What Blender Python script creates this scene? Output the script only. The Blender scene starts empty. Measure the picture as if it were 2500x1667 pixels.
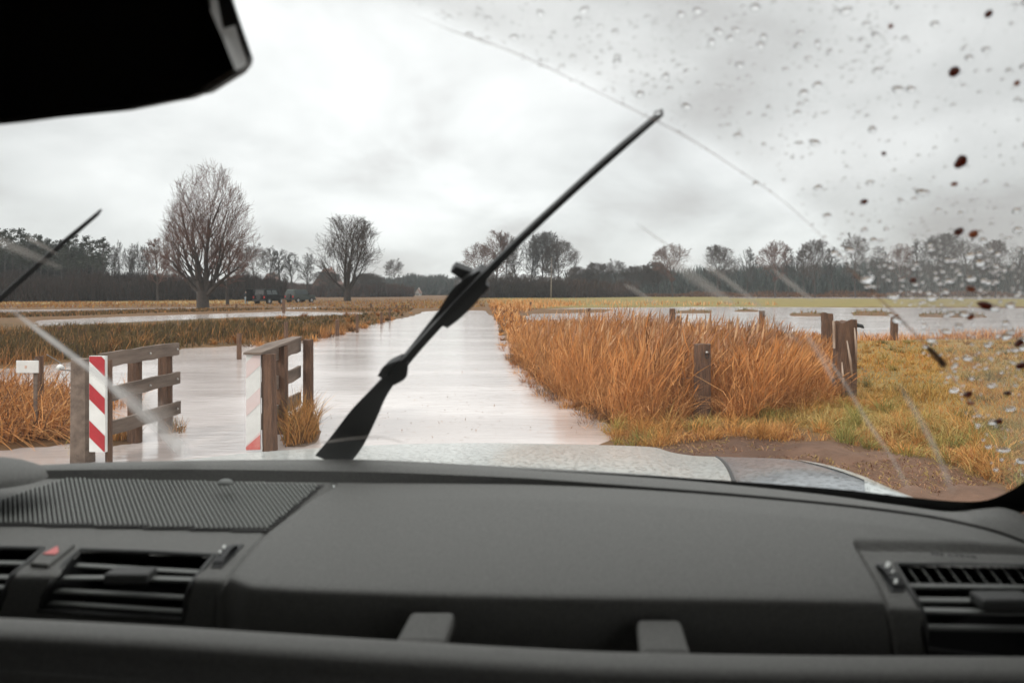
import bpy, math, random
import numpy as np
from mathutils import Vector, Matrix
R = math.radians
SC = bpy.context.scene
COL = SC.collection
# ---------------------------------------------------------------- camera
F, U0, V0, H = 1750.0, 1250.0, 714.0, 1.6      # focal length in photo pixels, horizon row, eye height
cd = bpy.data.cameras.new('camera'); cam = bpy.data.objects.new('camera', cd); COL.objects.link(cam)
cam.location = (0, 0, H); cam.rotation_euler = (R(90), 0, 0)
cd.sensor_width = 36; cd.lens = 36*F/2500; cd.shift_y = -(833.5-V0)/2500
cd.clip_start = 0.02; cd.clip_end = 6000
cd.dof.use_dof = True; cd.dof.focus_distance = 3.8; cd.dof.aperture_fstop = 5.8
SC.camera = cam
# ---------------------------------------------------------------- world: overcast sky
SUN_EL, SUN_AZ = 33, 238
W_ = bpy.data.worlds.new('World'); SC.world = W_; W_.use_nodes = True
nt = W_.node_tree; nt.nodes.clear(); N = nt.nodes.new; L = nt.links.new
def mth(t, op, a, b=None, clamp=False):
    n = t.nodes.new('ShaderNodeMath'); n.operation = op; n.use_clamp = clamp
    for i, x in enumerate((a, b)):
        if x is None: continue
        if isinstance(x, (int, float)): n.inputs[i].default_value = x
        else: t.links.new(x, n.inputs[i])
    return n.outputs[0]
sky = N('ShaderNodeTexSky'); sky.sky_type = 'NISHITA'; sky.sun_disc = False
sky.sun_elevation = R(SUN_EL); sky.sun_rotation = R(SUN_AZ)
tc = N('ShaderNodeTexCoord'); sep = N('ShaderNodeSeparateXYZ'); L(tc.outputs['Generated'], sep.inputs[0])
den = mth(nt, 'ADD', mth(nt, 'MAXIMUM', sep.outputs[2], 0.0), 0.42)
cx = mth(nt, 'DIVIDE', sep.outputs[0], den); cy = mth(nt, 'DIVIDE', sep.outputs[1], den)
cmb = N('ShaderNodeCombineXYZ'); L(cx, cmb.inputs[0]); L(cy, cmb.inputs[1])
n1 = N('ShaderNodeTexNoise'); n1.inputs['Scale'].default_value = 2.1; n1.inputs['Detail'].default_value = 5; n1.inputs['Roughness'].default_value = .5; n1.inputs['Distortion'].default_value = .25
L(cmb.outputs[0], n1.inputs['Vector'])
rp = N('ShaderNodeValToRGB'); e = rp.color_ramp.elements
e[0].position = .32; e[0].color = (.58, .565, .555, 1); e[1].position = .66; e[1].color = (1.0, 1.01, 1.0, 1)
el = e.new(.47); el.color = (.79, .80, .79, 1)
L(n1.outputs['Fac'], rp.inputs[0])
zen = mth(nt, 'SMOOTH_MIN', 1.0, mth(nt, 'MAXIMUM', mth(nt, 'MULTIPLY', mth(nt, 'SUBTRACT', sep.outputs[2], .42), 2.2), 0.0))
gain = mth(nt, 'ADD', mth(nt, 'MULTIPLY', zen, 1.45), 1.0)
# the hidden sun behind thin cloud ahead: a soft bright patch in the overcast
vd = N('ShaderNodeVectorMath'); vd.operation = 'DOT_PRODUCT'; L(tc.outputs['Generated'], vd.inputs[0]); vd.inputs[1].default_value = (-.143, .947, .288)
glow = mth(nt, 'POWER', mth(nt, 'MAXIMUM', vd.outputs['Value'], 0.0), 26.0)
gain = mth(nt, 'ADD', gain, mth(nt, 'MULTIPLY', glow, .24)); gain = mth(nt, 'SUBTRACT', gain, .07)
bgc = N('ShaderNodeBackground'); L(rp.outputs[0], bgc.inputs[0]); L(gain, bgc.inputs[1])
bgs = N('ShaderNodeBackground'); L(sky.outputs[0], bgs.inputs[0]); bgs.inputs[1].default_value = .1
mxw = N('ShaderNodeMixShader'); mxw.inputs[0].default_value = .93; L(bgs.outputs[0], mxw.inputs[1]); L(bgc.outputs[0], mxw.inputs[2])
wo = N('ShaderNodeOutputWorld'); L(mxw.outputs[0], wo.inputs[0])
sl = bpy.data.lights.new('sun', 'SUN'); sl.energy = 1.5; sl.angle = R(10); sl.color = (1, .93, .84)
so = bpy.data.objects.new('sun', sl); COL.objects.link(so)
a_, z_ = R(SUN_AZ), R(SUN_EL)
sd = Vector((math.sin(a_)*math.cos(z_), math.cos(a_)*math.cos(z_), math.sin(z_)))
so.rotation_euler = sd.to_track_quat('Z', 'Y').to_euler()
SC.view_settings.view_transform = 'Standard'; SC.view_settings.look = 'None'
SC.view_settings.exposure = 0.18; SC.view_settings.gamma = 1
SC.cycles.max_bounces = 8; SC.cycles.transparent_max_bounces = 24; SC.cycles.transmission_bounces = 8
SC.cycles.volume_bounces = 0; SC.cycles.caustics_refractive = False; SC.cycles.caustics_reflective = False
SC.cycles.sample_clamp_indirect = 4

# ---------------------------------------------------------------- helpers
def P(u, v, Y): return ((u-U0)/F*Y, Y, H-(v-V0)/F*Y)
def G(u, v, z=0.0):
    Y = (H-z)*F/(v-V0); return ((u-U0)/F*Y, Y, z)
def newmat(name):
    m = bpy.data.materials.new(name); m.use_nodes = True; return m, m.node_tree, m.node_tree.nodes['Principled BSDF']
def setp(b, **k):
    for n, v in k.items():
        n = n.replace('_', ' ')
        if n == 'Color': n = 'Base Color'
        if n in b.inputs: b.inputs[n].default_value = (*v, 1) if isinstance(v, tuple) and len(v) == 3 else v
def pmat(name, col, col2=None, rough=.6, scale=8, bump=0, bscale=60, stretch=(1, 1, 1), **k):
    m, t, b = newmat(name); setp(b, Color=col, Roughness=rough, **k)
    tc = t.nodes.new('ShaderNodeTexCoord'); mp = t.nodes.new('ShaderNodeMapping'); t.links.new(tc.outputs['Object'], mp.inputs[0])
    mp.inputs['Scale'].default_value = stretch
    if col2:
        n = t.nodes.new('ShaderNodeTexNoise'); n.inputs['Scale'].default_value = scale; n.inputs['Detail'].default_value = 6; n.inputs['Roughness'].default_value = .6
        t.links.new(mp.outputs[0], n.inputs['Vector'])
        r = t.nodes.new('ShaderNodeValToRGB'); r.color_ramp.elements[0].position = .35; r.color_ramp.elements[1].position = .65
        r.color_ramp.elements[0].color = (*col, 1); r.color_ramp.elements[1].color = (*col2, 1)
        t.links.new(n.outputs['Fac'], r.inputs[0]); t.links.new(r.outputs[0], b.inputs['Base Color'])
    if bump:
        n = t.nodes.new('ShaderNodeTexNoise'); n.inputs['Scale'].default_value = bscale; n.inputs['Detail'].default_value = 3
        t.links.new(mp.outputs[0], n.inputs['Vector'])
        bp = t.nodes.new('ShaderNodeBump'); bp.inputs['Strength'].default_value = bump; bp.inputs['Distance'].default_value = .002 if bscale > 30 else .02
        t.links.new(n.outputs['Fac'], bp.inputs['Height']); t.links.new(bp.outputs[0], b.inputs['Normal'])
    return m
def meta(o, label=None, cat=None, group=None, kind=None):
    if label: o['label'] = label
    if cat: o['category'] = cat
    if group: o['group'] = group
    if kind: o['kind'] = kind
    return o
def empty(name, loc, label, cat, group=None):
    o = bpy.data.objects.new(name, None); COL.objects.link(o); o.location = loc; o.empty_display_size = .1
    return meta(o, label, cat, group)
def mk(name, verts, faces, mat, parent=None, smooth=False, loc=None):
    """verts in world space; origin goes to loc (or stays 0); parent is an Empty without rotation"""
    me = bpy.data.meshes.new(name)
    v = np.asarray(verts, dtype=float).reshape(-1, 3)
    off = np.zeros(3)
    if parent is not None: off = np.array(worldloc(parent))
    elif loc is not None: off = np.array(loc)
    me.from_pydata((v-off).tolist(), [], faces)
    if smooth: me.polygons.foreach_set('use_smooth', [True]*len(me.polygons))
    for m in (mat if isinstance(mat, (list, tuple)) else [mat]): me.materials.append(m)
    me.update()
    o = bpy.data.objects.new(name, me); COL.objects.link(o)
    if parent is not None: o.parent = parent
    elif loc is not None: o.location = loc
    return o
def worldloc(o):
    p = Vector((0, 0, 0))
    while o is not None: p += o.location; o = o.parent
    return p
def npmesh(name, V, Q, mat, parent=None, cols=None, smooth=False):
    """fast quad mesh from numpy arrays"""
    V = np.asarray(V, dtype=np.float32).copy()
    if parent is not None: V -= np.array(worldloc(parent), dtype=np.float32)
    me = bpy.data.meshes.new(name); me.vertices.add(len(V)); me.vertices.foreach_set('co', V.ravel())
    Q = np.asarray(Q, dtype=np.int32); k = Q.shape[1]
    me.loops.add(Q.size); me.loops.foreach_set('vertex_index', Q.ravel())
    me.polygons.add(len(Q)); me.polygons.foreach_set('loop_start', np.arange(len(Q), dtype=np.int32)*k)
    me.update(calc_edges=True)
    if smooth: me.polygons.foreach_set('use_smooth', np.ones(len(Q), dtype=bool))
    if cols is not None:
        a = me.color_attributes.new('Col', 'FLOAT_COLOR', 'POINT')
        c = np.ones((len(V), 4), dtype=np.float32); c[:, :3] = cols; a.data.foreach_set('color', c.ravel())
    me.materials.append(mat); me.validate()
    o = bpy.data.objects.new(name, me); COL.objects.link(o)
    if parent is not None: o.parent = parent
    return o
def spl(pts, x):
    """smooth 1-D interpolation through (x,y) points"""
    xs = [p[0] for p in pts]; ys = [p[1] for p in pts]
    if x <= xs[0]: return ys[0]+(x-xs[0])*(ys[1]-ys[0])/(xs[1]-xs[0])
    if x >= xs[-1]: return ys[-1]+(x-xs[-1])*(ys[-1]-ys[-2])/(xs[-1]-xs[-2])
    i = max(j for j in range(len(xs)-1) if xs[j] <= x)
    h = xs[i+1]-xs[i]; t = (x-xs[i])/h
    def d(j):
        if j == 0: return (ys[1]-ys[0])/(xs[1]-xs[0])
        if j == len(xs)-1: return (ys[-1]-ys[-2])/(xs[-1]-xs[-2])
        a = (ys[j]-ys[j-1])/(xs[j]-xs[j-1]); b = (ys[j+1]-ys[j])/(xs[j+1]-xs[j])
        return 0 if a*b <= 0 else 2*a*b/(a+b)
    m0, m1 = d(i), d(i+1)
    return (2*t**3-3*t*t+1)*ys[i]+(t**3-2*t*t+t)*h*m0+(-2*t**3+3*t*t)*ys[i+1]+(t**3-t*t)*h*m1
def crv(pts, n):
    """Catmull-Rom through 2-D or 3-D points, n samples per span"""
    p = [np.array(q, float) for q in pts]; p = [2*p[0]-p[1]]+p+[2*p[-1]-p[-2]]; out = []
    for i in range(1, len(p)-2):
        for k in range(n):
            t = k/n
            out.append(.5*((2*p[i])+(-p[i-1]+p[i+1])*t+(2*p[i-1]-5*p[i]+4*p[i+1]-p[i+2])*t*t+(-p[i-1]+3*p[i]-3*p[i+1]+p[i+2])*t**3))
    out.append(p[-2]); return out
def loft(name, rows, mat, parent=None, smooth=True, closed=False):
    n = len(rows[0]); V = [q for r in rows for q in r]; Fc = []
    for i in range(len(rows)-1):
        for j in range(n if closed else n-1):
            k = (j+1) % n
            Fc.append((i*n+j, i*n+k, (i+1)*n+k, (i+1)*n+j))
    return mk(name, V, Fc, mat, parent, smooth)
def solidify(o, t, off=0.0):
    m = o.modifiers.new('thick', 'SOLIDIFY'); m.thickness = t; m.offset = off; return o
def bevel(o, w, seg=2):
    m = o.modifiers.new('bev', 'BEVEL'); m.width = w; m.segments = seg; m.limit_method = 'ANGLE'; return o
def box_vf(c, s, V, Fc, rot=None, taper=1.0):
    n = len(V); c = Vector(c)
    for z in (-1, 1):
        k = taper if z > 0 else 1
        for x, y in ((-1, -1), (1, -1), (1, 1), (-1, 1)):
            q = Vector((x*s[0]/2*k, y*s[1]/2*k, z*s[2]/2))
            if rot is not None: q = rot @ q
            V.append(tuple(c+q))
    for f in ((0, 3, 2, 1), (4, 5, 6, 7), (0, 1, 5, 4), (1, 2, 6, 5), (2, 3, 7, 6), (3, 0, 4, 7)): Fc.append(tuple(n+i for i in f))
def tube_vf(pts, rad, sides, V, Fc, cap=True, closed=False):
    base = len(V); n = len(pts)
    for i in range(n):
        p = Vector(pts[i])
        if closed: d = Vector(pts[(i+1) % n])-Vector(pts[i-1])
        else: d = Vector(pts[min(i+1, n-1)])-Vector(pts[max(i-1, 0)])
        d.normalize(); a = d.orthogonal().normalized() if abs(d.z) > .95 else d.cross(Vector((0, 0, 1))).normalized()
        b = d.cross(a); r = rad[i] if hasattr(rad, '__len__') else rad
        for k in range(sides):
            t = 2*math.pi*k/sides; V.append(tuple(p+a*(r*math.cos(t))+b*(r*math.sin(t))))
    for i in range(n if closed else n-1):
        for k in range(sides):
            i2 = (i+1) % n
            Fc.append((base+i*sides+k, base+i*sides+(k+1) % sides, base+i2*sides+(k+1) % sides, base+i2*sides+k))
    if cap and not closed:
        Fc.append(tuple(base+k for k in range(sides))[::-1]); Fc.append(tuple(base+(n-1)*sides+k for k in range(sides)))
def tube(name, pts, rad, sides, mat, parent=None, closed=False):
    V, Fc = [], []; tube_vf(pts, rad, sides, V, Fc, closed=closed); return mk(name, V, Fc, mat, parent, True)
def inpoly(px, py, poly):
    px = np.asarray(px, float); py = np.asarray(py, float); ins = np.zeros(px.shape, bool); n = len(poly)
    for i in range(n):
        x1, y1 = poly[i]; x2, y2 = poly[(i+1) % n]
        if y1 == y2: continue
        c = ((y1 > py) != (y2 > py)) & (px < (x2-x1)*(py-y1)/(y2-y1)+x1); ins ^= c
    return ins
def sdf(px, py, poly):
    """signed distance, positive inside"""
    d = np.full(px.shape, 1e18); n = len(poly)
    for i in range(n):
        x1, y1 = poly[i]; x2, y2 = poly[(i+1) % n]; dx, dy = x2-x1, y2-y1; l = dx*dx+dy*dy+1e-12
        t = np.clip(((px-x1)*dx+(py-y1)*dy)/l, 0, 1)
        d = np.minimum(d, (px-x1-t*dx)**2+(py-y1-t*dy)**2)
    return np.sqrt(d)*np.where(inpoly(px, py, poly), 1, -1)
def gp(poly): return [G(u, v)[:2] for u, v in poly]
_rs = np.random.RandomState(5)
def vnoise(x, y, sc, seed=0):
    """smooth value noise in 2-D, about -1..1"""
    rs = np.random.RandomState(seed); T = rs.rand(64, 64)*2-1
    x = np.asarray(x)/sc; y = np.asarray(y)/sc; xi = np.floor(x).astype(int); yi = np.floor(y).astype(int); fx = x-xi; fy = y-yi
    fx = fx*fx*(3-2*fx); fy = fy*fy*(3-2*fy)
    g = lambda a, b: T[a % 64, b % 64]
    return (g(xi, yi)*(1-fx)+g(xi+1, yi)*fx)*(1-fy)+(g(xi, yi+1)*(1-fx)+g(xi+1, yi+1)*fx)*fy

# ---------------------------------------------------------------- materials
def colmat(name, rough=.7, transl=.0, noise=0.0, nscale=3.0, bump=0):
    m, t, b = newmat(name); b.inputs['Roughness'].default_value = rough; b.inputs['Specular IOR Level'].default_value = .25
    a = t.nodes.new('ShaderNodeAttribute'); a.attribute_name = 'Col'; src = a.outputs['Color']
    if noise:
        tc = t.nodes.new('ShaderNodeTexCoord')
        n = t.nodes.new('ShaderNodeTexNoise'); n.inputs['Scale'].default_value = nscale; n.inputs['Detail'].default_value = 8; n.inputs['Roughness'].default_value = .7
        t.links.new(tc.outputs['Object'], n.inputs['Vector'])
        mr = t.nodes.new('ShaderNodeMapRange'); mr.inputs[1].default_value = .3; mr.inputs[2].default_value = .7; mr.inputs[3].default_value = 1-noise; mr.inputs[4].default_value = 1+noise
        t.links.new(n.outputs['Fac'], mr.inputs[0])
        vm = t.nodes.new('ShaderNodeVectorMath'); vm.operation = 'SCALE'; t.links.new(src, vm.inputs[0]); t.links.new(mr.outputs[0], vm.inputs['Scale']); src = vm.outputs[0]
        if bump:
            bp = t.nodes.new('ShaderNodeBump'); bp.inputs['Strength'].default_value = bump; bp.inputs['Distance'].default_value = .06
            t.links.new(n.outputs['Fac'], bp.inputs['Height']); t.links.new(bp.outputs[0], b.inputs['Normal'])
    t.links.new(src, b.inputs['Base Color'])
    if transl:
        tr = t.nodes.new('ShaderNodeBsdfTranslucent'); t.links.new(src, tr.inputs[0])
        mx = t.nodes.new('ShaderNodeMixShader'); mx.inputs[0].default_value = transl
        t.links.new(b.outputs[0], mx.inputs[1]); t.links.new(tr.outputs[0], mx.inputs[2]); t.links.new(mx.outputs[0], t.nodes['Material Output'].inputs[0])
    return m
M_veg = colmat('plant_blades', .65, .14)
M_ground = colmat('ground_soil_and_turf', .85, 0, .35, 2.2, .6)
M_bark = pmat('bark', (.05, .036, .028), (.025, .02, .017), .9, 3, .5, 8)
M_bark_far = pmat('bark_far', (.062, .047, .04), (.04, .032, .028), .9, 3)
M_birch = pmat('birch_bark', (.42, .36, .30), (.2, .16, .13), .8, 4)
M_twig_red = pmat('twigs_reddish', (.15, .066, .044), (.09, .044, .032), .9, .4)
M_twig_brown = pmat('twigs_brown', (.085, .057, .045), (.05, .036, .03), .9, .4)
M_twig_grey = pmat('twigs_grey', (.075, .062, .055), (.042, .036, .033), .9, .4)
M_pine = pmat('pine_needles', (.018, .026, .014), (.038, .036, .022), .8, .5)
M_scrub = colmat('scrub_twigs', .9)
M_wood = pmat('weathered_wood', (.115, .075, .052), (.20, .155, .125), .85, 5, .8, 14, (6, 6, .7))
M_wood_rail = pmat('weathered_rail', (.095, .068, .052), (.20, .15, .118), .85, 1.6, .35, 6, (6, .7, 6))
M_wood_dark = pmat('wet_post_wood', (.075, .042, .028), (.16, .085, .05), .85, 6, .9, 12, (5, 5, .6))
M_wood_pale = pmat('split_pale_wood', (.45, .36, .29), (.3, .2, .14), .8, 6)
M_red = pmat('red_reflective_paint', (.42, .015, .025), (.34, .012, .02), .4, 9)
M_red_pale = pmat('faded_red_paint', (.64, .57, .56), (.66, .53, .51), .5, 5)
M_redfade = pmat('worn_red_paint', (.55, .10, .09), (.6, .25, .22), .5, 9)
M_white = pmat('white_reflective_paint', (.62, .63, .61), (.72, .73, .71), .4, 7)
M_signw = pmat('white_sign_face', (.7, .7, .68), (.62, .62, .6), .4, 12)
M_metal = pmat('galvanised_metal', (.45, .43, .40), (.3, .28, .26), .35, 20, Metallic=.9)
M_wire = pmat('wire', (.06, .05, .045), None, .5)
M_dash = pmat('dashboard_soft_plastic', (.128, .126, .119), (.172, .17, .159), .66, 420, .5, 900, Specular_IOR_Level=.3)
M_dashd = pmat('dashboard_dark_plastic', (.045, .045, .043), None, .6, 40, .2, 700)
M_black = pmat('black_vent_plastic', (.012, .012, .012), None, .55)
M_rib = pmat('grille_rib_plastic', (.26, .27, .25), None, .5)
M_gapshade = pmat('grille_gap_shade', (.03, .028, .026), None, .8)  # dark colour stands in for the shade between the ribs
M_slat = pmat('vent_slat_plastic', (.13, .135, .125), None, .45)
M_rubber = pmat('black_rubber', (.014, .014, .014), (.02, .02, .02), .55, 30)
M_wiper = pmat('satin_black_metal', (.018, .018, .018), None, .32)
M_cabin = pmat('cabin_lining', (.03, .03, .03), None, .9)
M_mirrorg = pmat('mirror_dark_reflection', (.012, .012, .013), None, .12)  # near-black colour stands in for the dark cabin it reflects
M_rimgrey = pmat('mirror_rim_grey', (.5, .5, .48), None, .4)
M_markglint = pmat('pale_mark_and_glint', (.55, .56, .53), None, .5)
M_hazard = pmat('hazard_red_print', (.62, .16, .15), None, .5)
def paint(name, c, c2, bump=.9):
    m, t, b = newmat(name); setp(b, Roughness=.35, Coat_Weight=.5, Coat_Roughness=.12)
    tc = t.nodes.new('ShaderNodeTexCoord')
    n = t.nodes.new('ShaderNodeTexVoronoi'); n.inputs['Scale'].default_value = 85; t.links.new(tc.outputs['Object'], n.inputs['Vector'])
    q = t.nodes.new('ShaderNodeTexNoise'); q.inputs['Scale'].default_value = 38; q.inputs['Detail'].default_value = 4; t.links.new(tc.outputs['Object'], q.inputs['Vector'])
    r = t.nodes.new('ShaderNodeMapRange'); r.inputs[1].default_value = 0; r.inputs[2].default_value = .42; r.inputs[3].default_value = 1; r.inputs[4].default_value = 0
    t.links.new(n.outputs['Distance'], r.inputs[0])
    ad = mth(t, 'MULTIPLY', r.outputs[0], mth(t, 'MULTIPLY', q.outputs['Fac'], 1.6))
    bp = t.nodes.new('ShaderNodeBump'); bp.inputs['Strength'].default_value = bump; bp.inputs['Distance'].default_value = .016
    t.links.new(ad, bp.inputs['Height']); t.links.new(bp.outputs[0], b.inputs['Normal'])
    cr = t.nodes.new('ShaderNodeValToRGB'); cr.color_ramp.elements[0].color = (*c, 1); cr.color_ramp.elements[1].color = (*c2, 1)
    cr.color_ramp.elements[0].position = .42; cr.color_ramp.elements[1].position = .58
    t.links.new(q.outputs['Fac'], cr.inputs[0]); t.links.new(cr.outputs[0], b.inputs['Base Color'])
    return m
M_bonnet = paint('wet_white_bonnet_paint', (.43, .46, .445), (.52, .545, .525), 1.0)
M_wing = paint('wet_wing_grey_reflection', (.12, .135, .15), (.18, .197, .212), 1.0)  # wing paint darkened grey-blue to carry the panel's reflection
def film(name, col, strength, nsc=30, soft=True):
    """thin dried film on the glass, alpha falls off across its width (UV y) and at both ends"""
    m, t, b = newmat(name); t.nodes.remove(b)
    d = t.nodes.new('ShaderNodeBsdfDiffuse'); d.inputs[0].default_value = (*col, 1)
    tl = t.nodes.new('ShaderNodeBsdfTranslucent'); tl.inputs[0].default_value = (*col, 1)
    ad = t.nodes.new('ShaderNodeMixShader'); ad.inputs[0].default_value = .6; t.links.new(d.outputs[0], ad.inputs[1]); t.links.new(tl.outputs[0], ad.inputs[2])
    tr = t.nodes.new('ShaderNodeBsdfTransparent'); mx = t.nodes.new('ShaderNodeMixShader')
    uv = t.nodes.new('ShaderNodeUVMap'); uv.uv_map = 'UVMap'; s = t.nodes.new('ShaderNodeSeparateXYZ'); t.links.new(uv.outputs[0], s.inputs[0])
    fy = mth(t, 'SINE', mth(t, 'MULTIPLY', s.outputs[1], math.pi)); fy = mth(t, 'POWER', mth(t, 'MAXIMUM', fy, 0.0), 1.3)
    fx = mth(t, 'MINIMUM', mth(t, 'MULTIPLY', mth(t, 'SINE', mth(t, 'MULTIPLY', s.outputs[0], math.pi)), 2.2), 1.0); fx = mth(t, 'MAXIMUM', fx, 0.0)
    tc = t.nodes.new('ShaderNodeTexCoord'); n = t.nodes.new('ShaderNodeTexNoise'); n.inputs['Scale'].default_value = nsc; n.inputs['Detail'].default_value = 4; t.links.new(tc.outputs['Object'], n.inputs['Vector'])
    k = mth(t, 'MULTIPLY', mth(t, 'MULTIPLY', fy, fx), mth(t, 'MULTIPLY', mth(t, 'ADD', n.outputs['Fac'], .35), strength), clamp=True)
    t.links.new(k, mx.inputs[0]); t.links.new(tr.outputs[0], mx.inputs[1]); t.links.new(ad.outputs[0], mx.inputs[2]); t.links.new(mx.outputs[0], t.nodes['Material Output'].inputs[0])
    return m

# ---------------------------------------------------------------- ground and water
WATER = [
 [(-2600, 900), (-900, 905), (-100, 903), (60, 898), (180, 884), (300, 868), (450, 852), (600, 843), (760, 832), (830, 815), (900, 797), (960, 782), (1010, 768), (1040, 760), (1110, 757), (1180, 758), (1205, 775), (1222, 800),
  (1240, 850), (1262, 890), (1300, 930), (1340, 965), (1400, 985), (1450, 1020), (1485, 1050), (1465, 1085), (1430, 1110), (1450, 1300), (1500, 2200), (-6000, 2200)],
 [(1290, 757), (1400, 752), (1700, 749), (2500, 752), (4200, 752), (4200, 860), (2600, 826), (2500, 824), (2350, 820), (2200, 832), (2080, 834), (1900, 830), (1750, 815), (1600, 802), (1500, 796), (1400, 798), (1330, 800), (1290, 785)],
 [(1780, 725.2), (2200, 725.6), (3200, 726), (3200, 731), (2200, 730.5), (1780, 728.8)],
 [(-900, 757), (60, 756), (400, 752), (520, 750.5), (540, 755), (300, 762), (60, 769), (-900, 778)],
 [(90, 782), (300, 773), (560, 765), (700, 760), (890, 764), (880, 772), (600, 776), (300, 790), (90, 799)],
 [(300, 797), (520, 787), (520, 796), (330, 806)], [(-300, 826), (60, 816), (80, 826), (-300, 838)], [(700, 751), (775, 749.5), (775, 755), (700, 757)]]
ISLE = [[(-1500, 965), (0, 952), (120, 945), (205, 980), (218, 1050), (150, 1085), (0, 1100), (-1500, 1100)], [(690, 1040), (770, 1032), (785, 1056), (760, 1088), (692, 1096)],
        [(262, 1062), (345, 1056), (345, 1080), (270, 1088)], [(405, 1040), (452, 1040), (448, 1060), (408, 1062)],
        [(1280, 757), (1500, 756), (1480, 763), (1290, 767)], [(1650, 759), (1735, 759), (1735, 765), (1650, 765)], [(1930, 765), (2010, 765), (2010, 772), (1930, 772)], [(2080, 760), (2180, 762), (2180, 772), (2080, 770)], [(1800, 756), (1850, 756), (1850, 761), (1800, 761)], [(2250, 766), (2400, 768), (2400, 776), (2250, 774)]]
WP = [gp(p) for p in WATER]; IP = [gp(p) for p in ISLE]
MUD = gp([(1520, 1120), (1600, 1106), (1800, 1094), (2050, 1108), (2300, 1160), (2440, 1210), (2600, 1330), (1700, 1500), (1480, 1400), (1440, 1160)])
GREEN = gp([(1180, 721.5), (3600, 721.5), (3600, 752), (1700, 750), (1400, 752), (1270, 755), (1200, 742)])
MEADOW = gp([(2040, 836), (4000, 836), (4000, 1500), (2500, 1300), (2300, 1160), (2040, 1100), (1900, 1060), (2010, 900)])
MARSH = gp([(-2600, 770), (100, 790), (560, 772), (900, 766), (1010, 764), (960, 784), (830, 817), (600, 845), (300, 870), (60, 900), (-2600, 915)])
LEFTG = gp([(-1500, 733), (640, 730), (640, 743), (-1500, 748)])
def wsd(X, Y):
    d = np.full(X.shape, -1e9)
    for p in WP: d = np.maximum(d, sdf(X, Y, p))
    for p in IP: d = np.minimum(d, -sdf(X, Y, p))
    return d
def height(X, Y):
    rr = np.maximum(np.abs(Y), 3)
    d = wsd(X, Y)+vnoise(X, Y, .9, 1)*.12+vnoise(X, Y, .3, 2)*.05+vnoise(X, Y, 6, 8)*np.minimum(rr*.006, .5)
    h = np.where(d > 0, -.02-np.minimum(d*.1, .25), .012+np.minimum(-d*.09, .10))
    h += np.where(d < -.1, 1, .2)*(vnoise(X, Y, .35, 3)*.012+vnoise(X, Y, 1.3, 4)*.02+vnoise(X, Y, 7, 6)*.02)
    return h
Ys = np.concatenate([np.linspace(-80, -3, 10), np.geomspace(1.0, 3003.0, 560)-3.0])
S = np.linspace(-1, 1, 341); S = np.sign(S)*(np.abs(S)*.72+.28*np.abs(S)**3)
YY, SS = np.meshgrid(Ys, S, indexing='ij'); XX = SS*(np.abs(YY)+4)*1.7
HH = height(XX, YY)
cols = np.empty(XX.shape+(3,)); cols[:] = (.13, .07, .03)
def zone(poly, c, w, c2=None):
    f = np.clip(sdf(XX, YY, poly)/(w*np.maximum(YY, 3)/10)+.5+vnoise(XX, YY, .8, 11)*.4, 0, 1)[..., None]
    cc = np.array(c)
    if c2 is not None:
        g = np.clip(.5+vnoise(XX, YY, 1.1, 12)*.7+vnoise(XX, YY, .3, 13)*.4, 0, 1)[..., None]; cc = cc*(1-g)+np.array(c2)*g
    cols[:] = cols*(1-f)+cc*f
zone(MARSH, (.075, .05, .02), .5, (.14, .075, .028))
zone(LEFTG, (.22, .18, .06), .5, (.28, .15, .05))
zone(GREEN, (.185, .155, .045), .3, (.215, .16, .055))
zone(MEADOW, (.27, .165, .045), .5, (.17, .125, .04))
zone(gp([(1228, 835), (1300, 905), (1440, 1000), (1500, 1030), (1620, 1040), (1800, 1030), (1950, 1000), (2045, 975), (2045, 895), (1700, 865), (1350, 825)]), (.05, .026, .014), .3)  # soil darkened under the reeds: shade at their bases painted in
zone(MUD, (.085, .045, .028), .3, (.15, .085, .055))
uw = (HH < 0)[..., None]; cols = np.where(uw, cols*.6+np.array((.10, .06, .04))*.4, cols)
# clods and puddled ruts in the mud track
md = np.clip(sdf(XX, YY, MUD)*3, 0, 1); HH = HH+md*(np.abs(vnoise(XX, YY, .22, 21))*.06+np.abs(vnoise(XX, YY, .12, 23))*.03+np.abs(vnoise(XX, YY, .5, 22))*.06-.03)
HH = HH-md*np.clip(vnoise(XX, YY*2.2, .9, 24)-.15, 0, 1)*.16
nr, nc = XX.shape; idx = np.arange(nr*nc).reshape(nr, nc)
Q = np.stack([idx[:-1, :-1], idx[:-1, 1:], idx[1:, 1:], idx[1:, :-1]], -1).reshape(-1, 4)
g = npmesh('ground', np.stack([XX, YY, HH], -1).reshape(-1, 3), Q, M_ground, None, cols.reshape(-1, 3), True)
meta(g, kind='structure')
def gz(x, y): return height(np.array(x, float), np.array(y, float))

m, t, b = newmat('flood_water'); setp(b, Color=(.30, .235, .205), Roughness=.12, IOR=1.9, Specular_IOR_Level=.7)
tc = t.nodes.new('ShaderNodeTexCoord'); mp = t.nodes.new('ShaderNodeMapping'); mp.inputs['Scale'].default_value = (.8, 2.6, 1); t.links.new(tc.outputs['Object'], mp.inputs[0])
n = t.nodes.new('ShaderNodeTexNoise'); n.inputs['Scale'].default_value = 3.2; n.inputs['Detail'].default_value = 6; n.inputs['Roughness'].default_value = .5; t.links.new(mp.outputs[0], n.inputs['Vector'])
n2 = t.nodes.new('ShaderNodeTexNoise'); n2.inputs['Scale'].default_value = .25; n2.inputs['Detail'].default_value = 3; t.links.new(mp.outputs[0], n2.inputs['Vector'])
k = mth(t, 'MULTIPLY', n.outputs['Fac'], mth(t, 'MULTIPLY', n2.outputs['Fac'], 1.5))
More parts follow.
